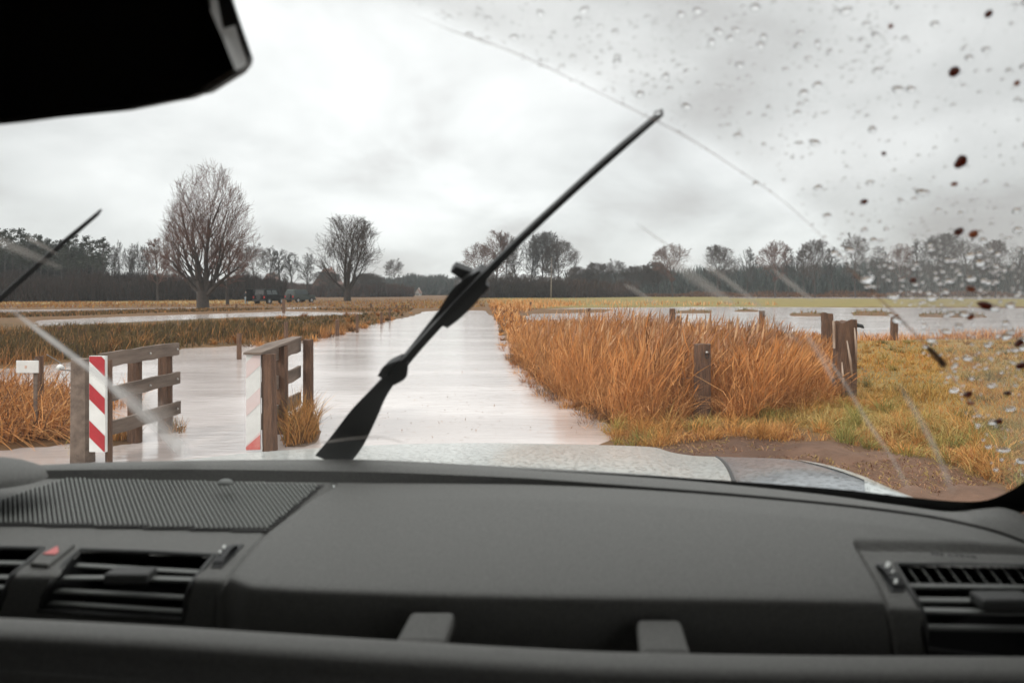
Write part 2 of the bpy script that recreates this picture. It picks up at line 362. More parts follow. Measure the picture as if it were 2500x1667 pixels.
bp = t.nodes.new('ShaderNodeBump'); bp.inputs['Strength'].default_value = .20; bp.inputs['Distance'].default_value = .05; t.links.new(k, bp.inputs['Height']); t.links.new(bp.outputs[0], b.inputs['Normal'])
r = t.nodes.new('ShaderNodeValToRGB'); r.color_ramp.elements[0].position = .4; r.color_ramp.elements[1].position = .62
r.color_ramp.elements[0].color = (.44, .385, .36, 1); r.color_ramp.elements[1].color = (.62, .56, .535, 1); t.links.new(n2.outputs['Fac'], r.inputs[0]); t.links.new(r.outputs[0], b.inputs['Base Color'])
M_water = m
w = mk('flood_water', [(-400, -60, 0), (400, -60, 0), (900, 300, 0), (-900, 300, 0)], [(0, 1, 2, 3)], M_water); meta(w, kind='structure')

# ---------------------------------------------------------------- blades of grass and reed
def blades(name, pos, h, w, lean, cols, segs=3, droop=.15, plume=None, mat=None, label=None, parent=None, kink=0.0, seed=1):
    rs = np.random.RandomState(seed); n = len(pos); yaw = rs.rand(n)*math.pi
    wd = np.stack([np.cos(yaw), np.sin(yaw), np.zeros(n)], -1)
    T = np.linspace(0, 1, segs+1); V = np.empty((n, segs+1, 2, 3))
    kk = (rs.rand(n, 2)-.5)*kink
    for i, tt in enumerate(T):
        c = pos.copy(); c[:, 2] += h*(tt-droop*tt*tt*np.hypot(lean[:, 0], lean[:, 1])*1.5); c[:, :2] += lean*h[:, None]*(tt**1.6)+kk*h[:, None]*math.sin(tt*math.pi*1.5)
        ww = w*(1-.85*tt) if plume is None else w*(.55 if i < segs-1 else (plume if i == segs-1 else .3))
        V[:, i, 0] = c-wd*ww[:, None]/2; V[:, i, 1] = c+wd*ww[:, None]/2
    k = (segs+1)*2; base = np.arange(n)[:, None, None]*k; i = np.arange(segs)
    q = np.stack([2*i, 2*i+1, 2*i+3, 2*i+2], -1)[None]; Qd = (base+q).reshape(-1, 4)
    return npmesh(name, V.reshape(-1, 3), Qd, mat or M_veg, parent, np.repeat(cols, k, 0))
def scatter(poly, n, bias=1.0, seed=0, px=False, avoid=None):
    """random ground points inside a pixel polygon's footprint; bias thins them with distance"""
    rs = np.random.RandomState(seed); out = []; tot = 0
    P_ = np.array(poly, float); lo, hi = P_.min(0), P_.max(0)
    while tot < n:
        u = lo[0]+rs.rand(n*3)*(hi[0]-lo[0]); v = lo[1]+rs.rand(n*3)*(hi[1]-lo[1]); Y = H*F/(v-V0)
        ok = inpoly(u, v, poly) & (rs.rand(n*3) < (Y/Y.max())**(bias))
        q = np.stack([(u-U0)/F*Y, Y], -1)[ok]
        if avoid is not None: q = q[sdf(q[:, 0], q[:, 1], avoid) < 0]
        out.append(q); tot += len(q)
    q = np.concatenate(out)[:n]; return np.column_stack([q, gz(q[:, 0], q[:, 1])])
def pal(n, cs, wts, seed, jit=.18, patch=None):
    rs = np.random.RandomState(seed); i = rs.choice(len(cs), n, p=np.array(wts)/sum(wts)); c = np.array(cs)[i]
    c = c*(1+(rs.rand(n, 1)-.5)*2*jit)
    return c
def stuff(o, label, cat): return meta(o, label, cat, kind='stuff')
ORG = [(.60, .27, .085), (.46, .18, .05), (.27, .10, .03), (.68, .38, .17), (.14, .055, .02)]
GRS = [(.34, .25, .06), (.24, .21, .05), (.42, .22, .06), (.15, .14, .04), (.46, .32, .12)]
def U(rs, n, a, b): return a+rs.rand(n)*(b-a)
rs = np.random.RandomState(3)
def reedh(p):
    u = p[:, 0]/p[:, 1]*F+U0
    return np.interp(u, [1240, 1300, 1420, 1560, 1700, 1850, 1960, 2045], [.62, .72, .9, .98, .95, .88, .66, .5])
def keep(p, sc, thr, prob, seed):
    k_ = vnoise(p[:, 0], p[:, 1], sc, seed)+.5*vnoise(p[:, 0], p[:, 1], sc*.4, seed+1)
    return p[(k_ > thr) | (np.random.RandomState(seed).rand(len(p)) < prob)]
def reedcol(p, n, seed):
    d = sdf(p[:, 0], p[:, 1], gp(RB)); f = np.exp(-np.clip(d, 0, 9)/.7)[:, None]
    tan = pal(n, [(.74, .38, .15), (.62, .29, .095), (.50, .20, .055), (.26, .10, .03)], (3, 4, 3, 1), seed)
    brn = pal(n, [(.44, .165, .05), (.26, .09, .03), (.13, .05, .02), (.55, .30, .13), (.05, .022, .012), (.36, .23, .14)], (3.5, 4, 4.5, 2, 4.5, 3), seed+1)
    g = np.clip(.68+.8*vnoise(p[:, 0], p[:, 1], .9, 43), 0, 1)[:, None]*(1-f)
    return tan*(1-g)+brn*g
# main reed bed on the right bank
RB = [(1236, 835), (1255, 880), (1285, 915), (1330, 952), (1385, 978), (1440, 1008), (1500, 1044), (1560, 1062), (1640, 1062), (1690, 1044), (1745, 1044), (1790, 1060), (1830, 1056), (1950, 1022), (2050, 995), (2055, 900), (1900, 880), (1700, 868), (1500, 848), (1350, 825)]
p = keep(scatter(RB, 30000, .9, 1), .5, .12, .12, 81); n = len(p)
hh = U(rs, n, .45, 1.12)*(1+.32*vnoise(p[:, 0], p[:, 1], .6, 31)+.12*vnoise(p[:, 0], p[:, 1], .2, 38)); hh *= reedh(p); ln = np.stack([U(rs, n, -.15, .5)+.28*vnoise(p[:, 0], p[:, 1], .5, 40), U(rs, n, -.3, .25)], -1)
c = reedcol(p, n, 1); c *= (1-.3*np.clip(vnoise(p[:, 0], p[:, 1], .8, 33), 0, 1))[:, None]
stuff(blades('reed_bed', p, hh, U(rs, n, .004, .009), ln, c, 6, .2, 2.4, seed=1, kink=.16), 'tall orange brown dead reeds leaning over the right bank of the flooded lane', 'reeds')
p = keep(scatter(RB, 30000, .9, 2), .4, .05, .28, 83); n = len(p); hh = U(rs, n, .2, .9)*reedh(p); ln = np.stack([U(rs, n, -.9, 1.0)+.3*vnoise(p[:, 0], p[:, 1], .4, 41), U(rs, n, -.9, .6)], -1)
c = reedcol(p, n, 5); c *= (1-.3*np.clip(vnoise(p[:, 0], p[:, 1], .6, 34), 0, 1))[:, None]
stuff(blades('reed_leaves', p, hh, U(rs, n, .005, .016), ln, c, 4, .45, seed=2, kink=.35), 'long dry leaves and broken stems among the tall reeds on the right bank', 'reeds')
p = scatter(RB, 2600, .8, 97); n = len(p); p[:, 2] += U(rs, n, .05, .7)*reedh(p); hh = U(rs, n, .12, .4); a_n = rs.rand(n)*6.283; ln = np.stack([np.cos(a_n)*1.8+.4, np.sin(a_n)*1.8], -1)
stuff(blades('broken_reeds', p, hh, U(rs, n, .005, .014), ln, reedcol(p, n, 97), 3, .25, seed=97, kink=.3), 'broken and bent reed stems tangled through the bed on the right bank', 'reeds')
p = scatter([(1236, 835), (1300, 900), (1440, 985), (1620, 1020), (1850, 1000), (1960, 960), (1960, 890), (1700, 872), (1500, 850), (1350, 828)], 650, .6, 91); n = len(p); hh = U(rs, n, .85, 1.32)*reedh(p); ln = np.stack([U(rs, n, -.1, .45), U(rs, n, -.2, .2)], -1)
stuff(blades('reed_plumes', p, hh, U(rs, n, .007, .012), ln, pal(n, [(.45, .24, .12), (.30, .15, .08), (.55, .33, .18)], (2, 2, 1), 91), 7, .3, 3.6, seed=91, kink=.1), 'scattered taller reed stems with feathery tips above the bank', 'reeds')
def tussocks(name, poly, k, nb, h0, h1, cs, label, seed, bias=.3, w=(.005, .011)):
    c = scatter(poly, k, bias, seed); rs_ = np.random.RandomState(seed); k = len(c); R_ = rs_.uniform(.04, .14, k); i = np.repeat(np.arange(k), nb); n = len(i); a = rs_.rand(n)*6.283; q = np.sqrt(rs_.rand(n))
    p = c[i].copy(); p[:, 0] += np.cos(a)*q*R_[i]; p[:, 1] += np.sin(a)*q*R_[i]; p[:, 2] = gz(p[:, 0], p[:, 1])-.01
    hh = rs_.uniform(h0, h1, k)[i]*U(rs_, n, .5, 1.1); ln = np.stack([np.cos(a)*q*.9+U(rs_, n, -.4, .5), np.sin(a)*q*.9+U(rs_, n, -.4, .3)], -1)
    ci = rs_.randint(0, len(cs), k); col = np.array(cs)[ci][i]*(1+U(rs_, n, -.35, .35))[:, None]
    sc = np.clip(p[:, 1]/9, 1, 4); stuff(blades(name, p, hh, U(rs_, n, *w)*sc, ln, col, 4, .4, seed=seed, kink=.2), label, 'grass')
# lower fringe towards the flooded field and along the lane
FR = [(1192, 750), (1300, 748), (1305, 760), (1262, 770), (1290, 800), (1500, 805), (1760, 822), (1900, 838), (2020, 846), (2040, 900), (1500, 850), (1245, 840), (1222, 800), (1205, 775)]
p = keep(scatter(FR, 11000, .6, 4), 1.0, .0, .25, 85); n = len(p); hh = U(rs, n, .1, .42)*(1+.9*np.clip(vnoise(p[:, 0], p[:, 1], 1.1, 39)-.3, 0, 1)); ln = np.stack([U(rs, n, -.3, .5), U(rs, n, -.3, .3)], -1)
c = pal(n, ORG, (4, 4, 2, 2, .7), 4)
stuff(blades('bank_reeds', p, hh, U(rs, n, .012, .03)*np.clip(p[:, 1]/14, 1, 3), ln, c, 3, .3, 1.3, seed=4), 'shorter rusty reeds fringing the lane and the flooded right hand field', 'reeds')
p = scatter([(1185, 733), (1340, 732), (1900, 745), (1900, 748), (1400, 750), (1290, 757), (1200, 757)], 4500, .3, 5); p = p[(p[:, 0] < 8) | (rs.rand(len(p)) < .25)]; n = len(p); hh = U(rs, n, .15, .6); ln = np.stack([U(rs, n, -.3, .4), U(rs, n, -.3, .3)], -1)
stuff(blades('verge_grass', p, hh, U(rs, n, .05, .12), ln, pal(n, ORG, (4, 4, 1, 3, .2), 5), 3, .3, seed=5), 'orange dead grass at the far end of the flooded lane', 'grass')
# marsh on the left
MB = [(-500, 830), (100, 814), (560, 788), (880, 773), (1000, 763), (960, 781), (900, 795), (830, 812), (760, 830), (600, 841), (450, 850), (300, 865), (60, 896), (-500, 902)]
p = scatter(MB, 26000, .5, 6); n = len(p); hh = U(rs, n, .15, .52)*(1+.45*vnoise(p[:, 0], p[:, 1], 2.2, 36))*np.interp(p[:, 1], [14, 26, 36], [1, .85, .4]); ln = np.stack([U(rs, n, -.3, .45), U(rs, n, -.3, .3)], -1)
MA = [(.12, .085, .03), (.085, .06, .025), (.22, .11, .04), (.36, .17, .06), (.05, .035, .02)]
edge = np.clip(1-np.abs(wsd(p[:, 0], p[:, 1]))/(.05*p[:, 1]), 0, 1)*(vnoise(p[:, 0], p[:, 1], 2.5, 37) > -.2)
c = pal(n, MA, (4, 3, 3, 1, 1.5), 6); c = c*(1-edge[:, None]*.6)+pal(n, ORG, (3, 3, 1, 2, 0), 7)*edge[:, None]*.6
stuff(blades('marsh_rushes', p, hh, U(rs, n, .015, .04)*np.clip(p[:, 1]/18, 1, 3), ln, c, 3, .3, seed=6), 'dark olive and brown rushes in the flooded marsh left of the lane', 'rushes')
p = scatter([(-500, 776), (60, 768), (300, 762), (520, 757), (900, 757), (1010, 757), (1000, 764), (880, 763), (700, 757), (560, 763), (300, 770), (110, 778), (-500, 795)], 14000, .3, 8); p = p[wsd(p[:, 0], p[:, 1]) < -.3]; n = len(p); hh = U(rs, n, .1, .24); ln = np.stack([U(rs, n, -.3, .45), U(rs, n, -.3, .3)], -1)
stuff(blades('field_rushes', p, hh, U(rs, n, .05, .12), ln, pal(n, MA, (2, 2, 4, 3, 1), 8), 3, .3, seed=8), 'brown tufts between the narrow flooded strips of the left field', 'rushes')
p = scatter([(-500, 737), (640, 734), (1185, 732), (1185, 752), (1010, 757), (700, 751), (520, 751), (300, 754), (-500, 758)], 9000, .2, 9); p = p[wsd(p[:, 0], p[:, 1]) < -1]; n = len(p); hh = U(rs, n, .08, .26)*(1+.9*np.clip(vnoise(p[:, 0], p[:, 1], 9, 9), 0, 1)); ln = np.stack([U(rs, n, -.3, .45), U(rs, n, -.3, .3)], -1)
stuff(blades('field_grass', p, hh, U(rs, n, .08, .2), ln, pal(n, [(.38, .19, .055), (.34, .135, .045), (.30, .22, .075), (.16, .08, .035)], (4, 3, 3, 2), 9), 3, .3, seed=9), 'orange grass of the left field around the two parked vehicles', 'grass')
p = scatter([(1500, 757), (2500, 754), (2500, 775), (1500, 766)], 1500, .3, 10); p = p[p[:, 2] > 0]; n = len(p); hh = U(rs, n, .15, .35); ln = np.stack([U(rs, n, -.3, .45), U(rs, n, -.3, .3)], -1)
if n: stuff(blades('islet_grass', p, hh, U(rs, n, .03, .09), ln, pal(n, [(.2, .17, .06), (.12, .11, .05), (.3, .16, .07)], (2, 2, 1), 10), 3, .3, seed=10), 'dull green tufts standing out of the flooded right field', 'grass')
# left foreground clump of flattened reed
LC = [(-300, 985), (0, 968), (120, 958), (200, 985), (214, 1050), (150, 1080), (0, 1092), (-300, 1095)]
p = scatter(LC, 5200, .5, 11); n = len(p); hh = U(rs, n, .2, .72); ln = np.stack([U(rs, n, -.2, 1.5), U(rs, n, -.7, .4)], -1)
stuff(blades('flattened_reeds', p, hh, U(rs, n, .008, .024), ln, pal(n, [(.58, .27, .09), (.42, .18, .06), (.25, .1, .035), (.66, .37, .15), (.1, .045, .02)], (4, 3, 3, 3, 2), 11), 5, .55, seed=11, kink=.25), 'flattened orange reeds on the water edge beside the thick gate post', 'reeds')
p = scatter([(-300, 965), (80, 955), (120, 975), (-300, 1000)], 260, .5, 12); n = len(p); hh = U(rs, n, .4, .9); ln = np.stack([U(rs, n, -.2, .8), U(rs, n, -.3, .3)], -1)
stuff(blades('thin_reed_stems', p, hh, U(rs, n, .005, .009), ln, pal(n, ORG, (2, 3, 3, 2, 1), 12), 4, .3, seed=12), 'thin separate reed stems in front of the white sign', 'reeds')
def tuft(name, poly, n, h0, h1, w0, w1, cs, label, seed, lx=.6):
    p = scatter(poly, n, 0, seed); hh = U(rs, n, h0, h1); ln = np.stack([U(rs, n, -lx, lx), U(rs, n, -lx, lx)], -1)
    stuff(blades(name, p, hh, U(rs, n, w0, w1), ln, pal(n, cs, [1]*len(cs), seed), 4, .4, seed=seed, kink=.15), label, 'grass')
TU = [(.50, .25, .08), (.38, .17, .05), (.22, .18, .05), (.60, .36, .15), (.16, .08, .03)]
tuft('grass_tuft', [(692, 1042), (768, 1036), (782, 1056), (760, 1086), (695, 1094)], 800, .15, .62, .006, .013, TU, 'orange and green grass clump growing through the middle gate', 41)
tuft('grass_tuft', [(262, 1064), (345, 1058), (345, 1078), (270, 1086)], 330, .08, .3, .006, .013, TU, 'small dry tuft under the lowest rail of the left gate', 42)
tuft('grass_tuft', [(250, 985), (345, 960), (345, 985), (255, 1010)], 260, .2, .6, .006, .012, ORG, 'brown reed tuft seen behind the rails of the left gate', 46)
tuft('grass_tuft', [(408, 1042), (450, 1042), (446, 1058), (410, 1060)], 120, .06, .25, .006, .012, TU, 'tiny grass tuft at the far end post of the left gate', 43)
tuft('grass_tuft', [(150, 1085), (215, 1085), (222, 1118), (172, 1122)], 60, .05, .18, .004, .008, GRS, 'thin green blades at the foot of the thick left gate post', 44)
tuft('water_stubble', [(960, 985), (1180, 1000), (1400, 1035), (1430, 1075), (1180, 1070), (1040, 1075), (950, 1040)], 90, .02, .09, .004, .009, [(.5, .33, .2), (.4, .22, .11), (.3, .15, .08)], 'sparse straw coloured stubble poking out of the flooded lane', 45)
p = scatter([(1240, 850), (1262, 888), (1300, 925), (1345, 958), (1400, 980), (1455, 1012), (1490, 1040), (1500, 1025), (1440, 995), (1330, 935), (1262, 850)], 1500, .3, 47); n = len(p); hh = U(rs, n, .05, .3); ln = np.stack([U(rs, n, -1.3, .3), U(rs, n, -.9, .3)], -1)
stuff(blades('bank_litter', p, hh, U(rs, n, .006, .016), ln, pal(n, [(.2, .08, .03), (.1, .045, .02), (.38, .18, .07)], (3, 3, 1), 47), 3, .5, seed=47), 'dark matted reed litter along the waterline of the right bank', 'litter')
# tussocks and meadow at the right
TS = [(1482, 1066), (1500, 1046), (1640, 1056), (1900, 1030), (2045, 990), (2150, 1010), (2300, 1060), (2600, 1130), (2600, 1330), (2440, 1215), (2300, 1162), (2050, 1110), (1800, 1096), (1600, 1108), (1500, 1098)]
p = scatter(TS, 15000, .4, 13); n = len(p); k_ = vnoise(p[:, 0], p[:, 1], .45, 51); p = p[(k_ > -.25) | (rs.rand(n) < .3)]; n = len(p)
k_ = vnoise(p[:, 0], p[:, 1], .45, 51); hh = U(rs, n, .04, .13)*(1+1.1*np.clip(k_, 0, 1)); ln = np.stack([U(rs, n, -.9, .9), U(rs, n, -.9, .7)], -1)
g_ = np.clip(vnoise(p[:, 0], p[:, 1], .9, 52)*1.2+.35+p[:, 0]*.03, 0, 1)[:, None]
c = pal(n, [(.52, .25, .07), (.60, .34, .12), (.36, .15, .05)], (3, 2, 2), 13)*(1-g_)+pal(n, GRS, (3, 3, 2, 2, 1), 14)*g_
stuff(blades('grass_tussocks', p, hh, U(rs, n, .005, .012), ln, c, 3, .4, seed=13, kink=.15), 'coarse orange and green grass tussocks beside the muddy track', 'grass')
MD = [(2045, 846), (2600, 836), (2900, 860), (2900, 1230), (2600, 1150), (2300, 1070), (2150, 1015), (2048, 995)]
p = scatter(MD, 22000, .6, 15); n = len(p); k_ = vnoise(p[:, 0], p[:, 1], .7, 55); hh = U(rs, n, .03, .10)*(1+1.6*np.clip(k_, 0, 1))*(1+1.2*np.clip(vnoise(p[:, 0], p[:, 1], .25, 58), 0, 1)); ln = np.stack([U(rs, n, -.8, .8), U(rs, n, -.8, .8)], -1)
g_ = np.clip(vnoise(p[:, 0], p[:, 1], 1.0, 56)*1.4+.55-p[:, 1]*.02, 0, 1)[:, None]
c = pal(n, [(.50, .27, .06), (.42, .24, .055), (.46, .19, .05)], (2, 2, 1), 15)*(1-g_)+pal(n, [(.25, .185, .045), (.38, .24, .055), (.15, .12, .035), (.42, .22, .06)], (3, 3, 1, 2), 16)*g_
stuff(blades('meadow_grass', p, hh, U(rs, n, .006, .014)*np.clip(p[:, 1]/9, 1, 2.5), ln, c, 3, .4, seed=15), 'short yellowish meadow grass behind the big fence post at the right', 'grass')
p = scatter([(2040, 820), (2110, 815), (2190, 800), (2270, 805), (2380, 815), (2500, 818), (2700, 820), (2700, 838), (2300, 836), (2050, 846)], 3500, .3, 17); n = len(p); hh = U(rs, n, .08, .4)*(1+.5*vnoise(p[:, 0], p[:, 1], 1.2, 57)); ln = np.stack([U(rs, n, -.5, .5), U(rs, n, -.4, .4)], -1)
stuff(blades('meadow_edge_reeds', p, hh, U(rs, n, .015, .035), ln, pal(n, ORG, (4, 4, 1, 2, .5), 17), 3, .4, seed=17), 'rusty growth where the right meadow meets the flood', 'reeds')
tussocks('grass_tussocks', TS, 150, 75, .12, .36, [(.55, .27, .075), (.44, .22, .06), (.33, .26, .07), (.24, .22, .06), (.48, .34, .12)], 'taller tufts of orange and green grass between reeds and muddy track', 92)
tussocks('grass_tussocks', MD, 190, 60, .08, .26, [(.40, .22, .06), (.26, .2, .055), (.14, .12, .04), (.46, .26, .07)], 'scattered tufts in the meadow right of the thickest post', 93, .5)
tussocks('marsh_tufts', MB, 160, 40, .25, .55, [(.40, .19, .06), (.28, .12, .04), (.10, .075, .03)], 'taller rusty tufts scattered through the left marsh', 94, .5, (.009, .018))
tussocks('waterline_tufts', [(1222, 800), (1242, 850), (1266, 890), (1305, 930), (1345, 966), (1405, 988), (1455, 1022), (1480, 1050), (1440, 1060), (1395, 1005), (1325, 975), (1285, 935), (1240, 890), (1218, 850)], 70, 30, .08, .34, [(.55, .27, .09), (.30, .12, .04), (.12, .055, .025)], 'ragged tufts standing in the water along the right bank', 98, .4, (.005, .010))
tussocks('waterline_tufts', [(1020, 762), (900, 800), (830, 820), (760, 838), (600, 852), (600, 844), (760, 828), (830, 810), (960, 778)], 60, 30, .15, .45, [(.50, .24, .08), (.28, .12, .04), (.12, .06, .025)], 'ragged orange tufts at the left edge of the flooded lane', 99, .4, (.008, .014))
p = scatter([(860, 900), (1230, 900), (1290, 950), (1400, 1010), (1470, 1060), (1180, 1078), (760, 1078), (800, 1000)], 260, 0, 95); p[:, 2] = .004; n = len(p); hh = U(rs, n, .01, .05); ln = np.stack([U(rs, n, -2.5, 2.5), U(rs, n, -1, 1)], -1)
stuff(blades('floating_debris', p, hh, U(rs, n, .004, .012), ln, pal(n, [(.35, .2, .12), (.18, .1, .06)], (1, 1), 95), 3, .45, seed=95), 'bits of straw and leaf floating on the flooded lane', 'litter')
# leaves floating / debris in mud
p = scatter([(1560, 1108), (1800, 1096), (2050, 1112), (2300, 1168), (2430, 1215), (2100, 1280), (1700, 1240)], 4200, 0, 18); n = len(p); hh = U(rs, n, .02, .07); ln = np.stack([U(rs, n, -2, 2), U(rs, n, -2, 2)], -1)
stuff(blades('mud_litter', p, hh, U(rs, n, .005, .014), ln, pal(n, [(.4, .22, .12), (.16, .07, .035), (.3, .2, .06)], (1, 2, 1), 18), 3, .4, seed=18), 'trampled straw scattered over the brown mud track', 'litter')

# ---------------------------------------------------------------- fence posts, gates, sign
def post_mesh(name, x, y, z0, z1, w, d, mat, seed, parent=None, lean=(0, 0), rough=.12, top=.3, loc=None, sides=10):
    """rough cleft post: irregular cross-section, splintered uneven top"""
    r = random.Random(seed); rows = []; nz = 12
    prof = [1+r.uniform(-rough, rough) for _ in range(sides)]
    tops = [r.uniform(-top, 0)*w for _ in range(sides)]
    for i in range(nz+1):
        t_ = i/nz; row = []
        for k in range(sides):
            a = 2*math.pi*(k+.5)/sides
            q = max(abs(math.cos(a)), abs(math.sin(a)))**-.75
            rr = prof[k]*q*(1+r.uniform(-.03, .03)*rough*8)*(1.06-.08*t_)
            z = z0+(z1-z0)*t_+(tops[k] if i == nz else 0)
            row.append((x+lean[0]*t_+math.cos(a)*w/2*rr, y+lean[1]*t_+math.sin(a)*d/2*rr, z))
        rows.append(row)
    V = [q for rw in rows for q in rw]; Fc = []
    for i in range(nz):
        for k in range(sides): Fc.append((i*sides+k, i*sides+(k+1) % sides, (i+1)*sides+(k+1) % sides, (i+1)*sides+k))
    V.append((x+lean[0], y+lean[1], z1-w*.12)); c = len(V)-1
    for k in range(sides): Fc.append((nz*sides+k, nz*sides+(k+1) % sides, c))
    o = mk(name, V, Fc, mat, parent, False, loc); return o
def px_post(u0, u1, vt, vb, mat, seed, label, group='fence posts along the lane', rough=.12, top=.3, lean=(0, 0), parts=None, submerge=.25):
    x, y, _ = G((u0+u1)/2, vb); w = (u1-u0)/F*y; zt = H-(vt-V0)/F*y
    if parts is None:
        o = post_mesh('fence_post', x, y, -submerge, zt, w*.92, w*.8, mat, seed, None, lean, rough, top, (x, y, 0)); meta(o, label, 'fence post', group); return o
    e = empty('fence_post', (x, y, 0), label, 'fence post', group)
    post_mesh('post_body', x, y, -submerge, zt, w*.92, w*.8, mat, seed, e, lean, rough, top); parts(e, x, y, w, zt); return e
def big_parts(e, x, y, w, zt):
    post_mesh('split_strip', x-w*.54, y-w*.25, zt-.42, zt-.02, .024, .04, M_wood_pale, 81, e, (-.01, 0), .2, .3)
    V, Fc = [], []; tube_vf([(x+w*.38, y-.1, zt-.09), (x+w*.54, y-.12, zt-.10), (x+w*.60, y-.13, zt-.13)], [.03, .026, .012], 7, V, Fc); mk('iron_hook', V, Fc, M_rubber, e)
    V, Fc = [], []
    for a, b_ in (((-.1, .75), (.12, .30)), ((.2, .9), (.28, .5)), ((-.3, .5), (-.25, .1))):
        tube_vf([(x+w*a[0], y-w*.42, zt*a[1]), (x+w*(a[0]+b_[0])/2, y-w*.47, zt*(a[1]+b_[1])/2), (x+w*b_[0], y-w*.42, zt*b_[1])], [.008, .018, .01], 6, V, Fc)
    mk('bark_splinter', V, Fc, M_wood_pale, e, True)
px_post(2032, 2092, 778, 985, M_wood_dark, 1, 'thickest dark fence post with a split top and hook at the meadow edge', rough=.10, top=.25, lean=(.02, 0), parts=big_parts)
px_post(2008, 2036, 762, 895, M_wood_dark, 2, 'grey brown post half hidden behind the thickest fence post', rough=.2, lean=(-.02, 0))
def ring_parts(e, x, y, w, zt):
    V, Fc = [], []; tube_vf([(x+.02, y-w*.38, zt-.10), (x+.02, y-w*.6, zt-.10)], [.016, .016], 8, V, Fc); mk('bolt', V, Fc, M_metal, e, True)
    c = [(x+.02+.022*math.cos(a_), y-w*.58, zt-.135+.03*math.sin(a_)) for a_ in np.linspace(0, 2*math.pi, 12, endpoint=False)]
    tube('hanging_ring', c, .006, 6, M_rubber, e, True)
px_post(1694, 1737, 838, 1044, M_wood_dark, 3, 'weathered post with a shiny bolt standing in front of the tall reeds', rough=.1, top=.12, parts=ring_parts)
px_post(1852, 1868, 758, 862, M_wood_dark, 4, 'slim straight post against the flooded right field, behind the reeds', top=.1)
px_post(1775, 1790, 784, 880, M_wood_dark, 5, 'short hooked post at the top of the reeds, left of the slim straight post')
px_post(1633, 1649, 752, 860, M_wood_dark, 6, 'reed wrapped post rising above the reeds, left one of a close pair')
px_post(1652, 1665, 770, 860, M_wood_dark, 7, 'shorter stump beside the reed wrapped post')
px_post(2172, 2190, 766, 836, M_wood_dark, 8, 'leaning grey post in the water right of the thickest post', lean=(.04, 0))
px_post(1434, 1442, 752, 812, M_wood_dark, 9, 'thin far post at the edge of the right field water, nearest the lane')
px_post(1293, 1299, 737, 752, M_wood_dark, 10, 'small dark post before the green field right of the lane end')
px_post(578, 590, 812, 877, M_wood_dark, 11, 'reddish post standing in open water left of the middle gate')
px_post(693, 704, 785, 845, M_wood_dark, 12, 'dark post seen just above the middle gate')
px_post(818, 829, 779, 820, M_wood_dark, 13, 'dark post at the marsh edge, nearest the lane on the left')
px_post(868, 876, 768, 812, M_wood_dark, 14, 'second post of the row running along the marsh edge')
px_post(928, 934, 762, 791, M_wood_dark, 15, 'third post of the row running along the marsh edge')
px_post(949, 954, 750, 783, M_wood_dark, 16, 'fourth, slightly taller post of the row along the marsh edge')
for i, u in enumerate((966, 980, 988, 995)):
    px_post(u, u+4, 744, 757, M_wood_dark, 20+i, ['first', 'second', 'third', 'last'][i]+' of the four tiny stakes where the marsh row meets the lane end')
px_post(689, 696, 730, 764, M_wood_dark, 26, 'dark topped stake right of the black van-like vehicle')
px_post(903, 908, 740, 757, M_wood_dark, 27, 'tiny stake in the orange grass right of the broad bare tree')
px_post(575, 580, 742, 757, M_wood_dark, 28, 'tiny stake left of the walking person')
px_post(138, 152, 795, 822, M_wood_dark, 29, 'low stub in the marsh at the far left')

def rail_box(name, a, b, h, t, mat, parent, seed):
    """plank from a to b (its top edge centre line), h tall, t thick, slightly warped"""
    r = random.Random(seed); A, B = Vector(a), Vector(b); d = (B-A).normalized(); s = d.cross(Vector((0, 0, 1))).normalized(); rows = []
    for i in range(9):
        p = A.lerp(B, i/8)+Vector((0, 0, r.uniform(-.006, .006)))+s*r.uniform(-.003, .003)
        hh_ = h*(1+r.uniform(-.05, .05)); rows.append([p+s*t/2, p-s*t/2, p-s*t/2-Vector((0, 0, hh_)), p+s*t/2-Vector((0, 0, hh_))])
    V = [tuple(q) for rw in rows for q in rw]; Fc = []
    for i in range(8):
        for k in range(4): Fc.append((i*4+k, i*4+(k+1) % 4, (i+1)*4+(k+1) % 4, (i+1)*4+k))
    Fc += [(0, 3, 2, 1), (32, 33, 34, 35)]
    return mk(name, V, Fc, mat, parent)
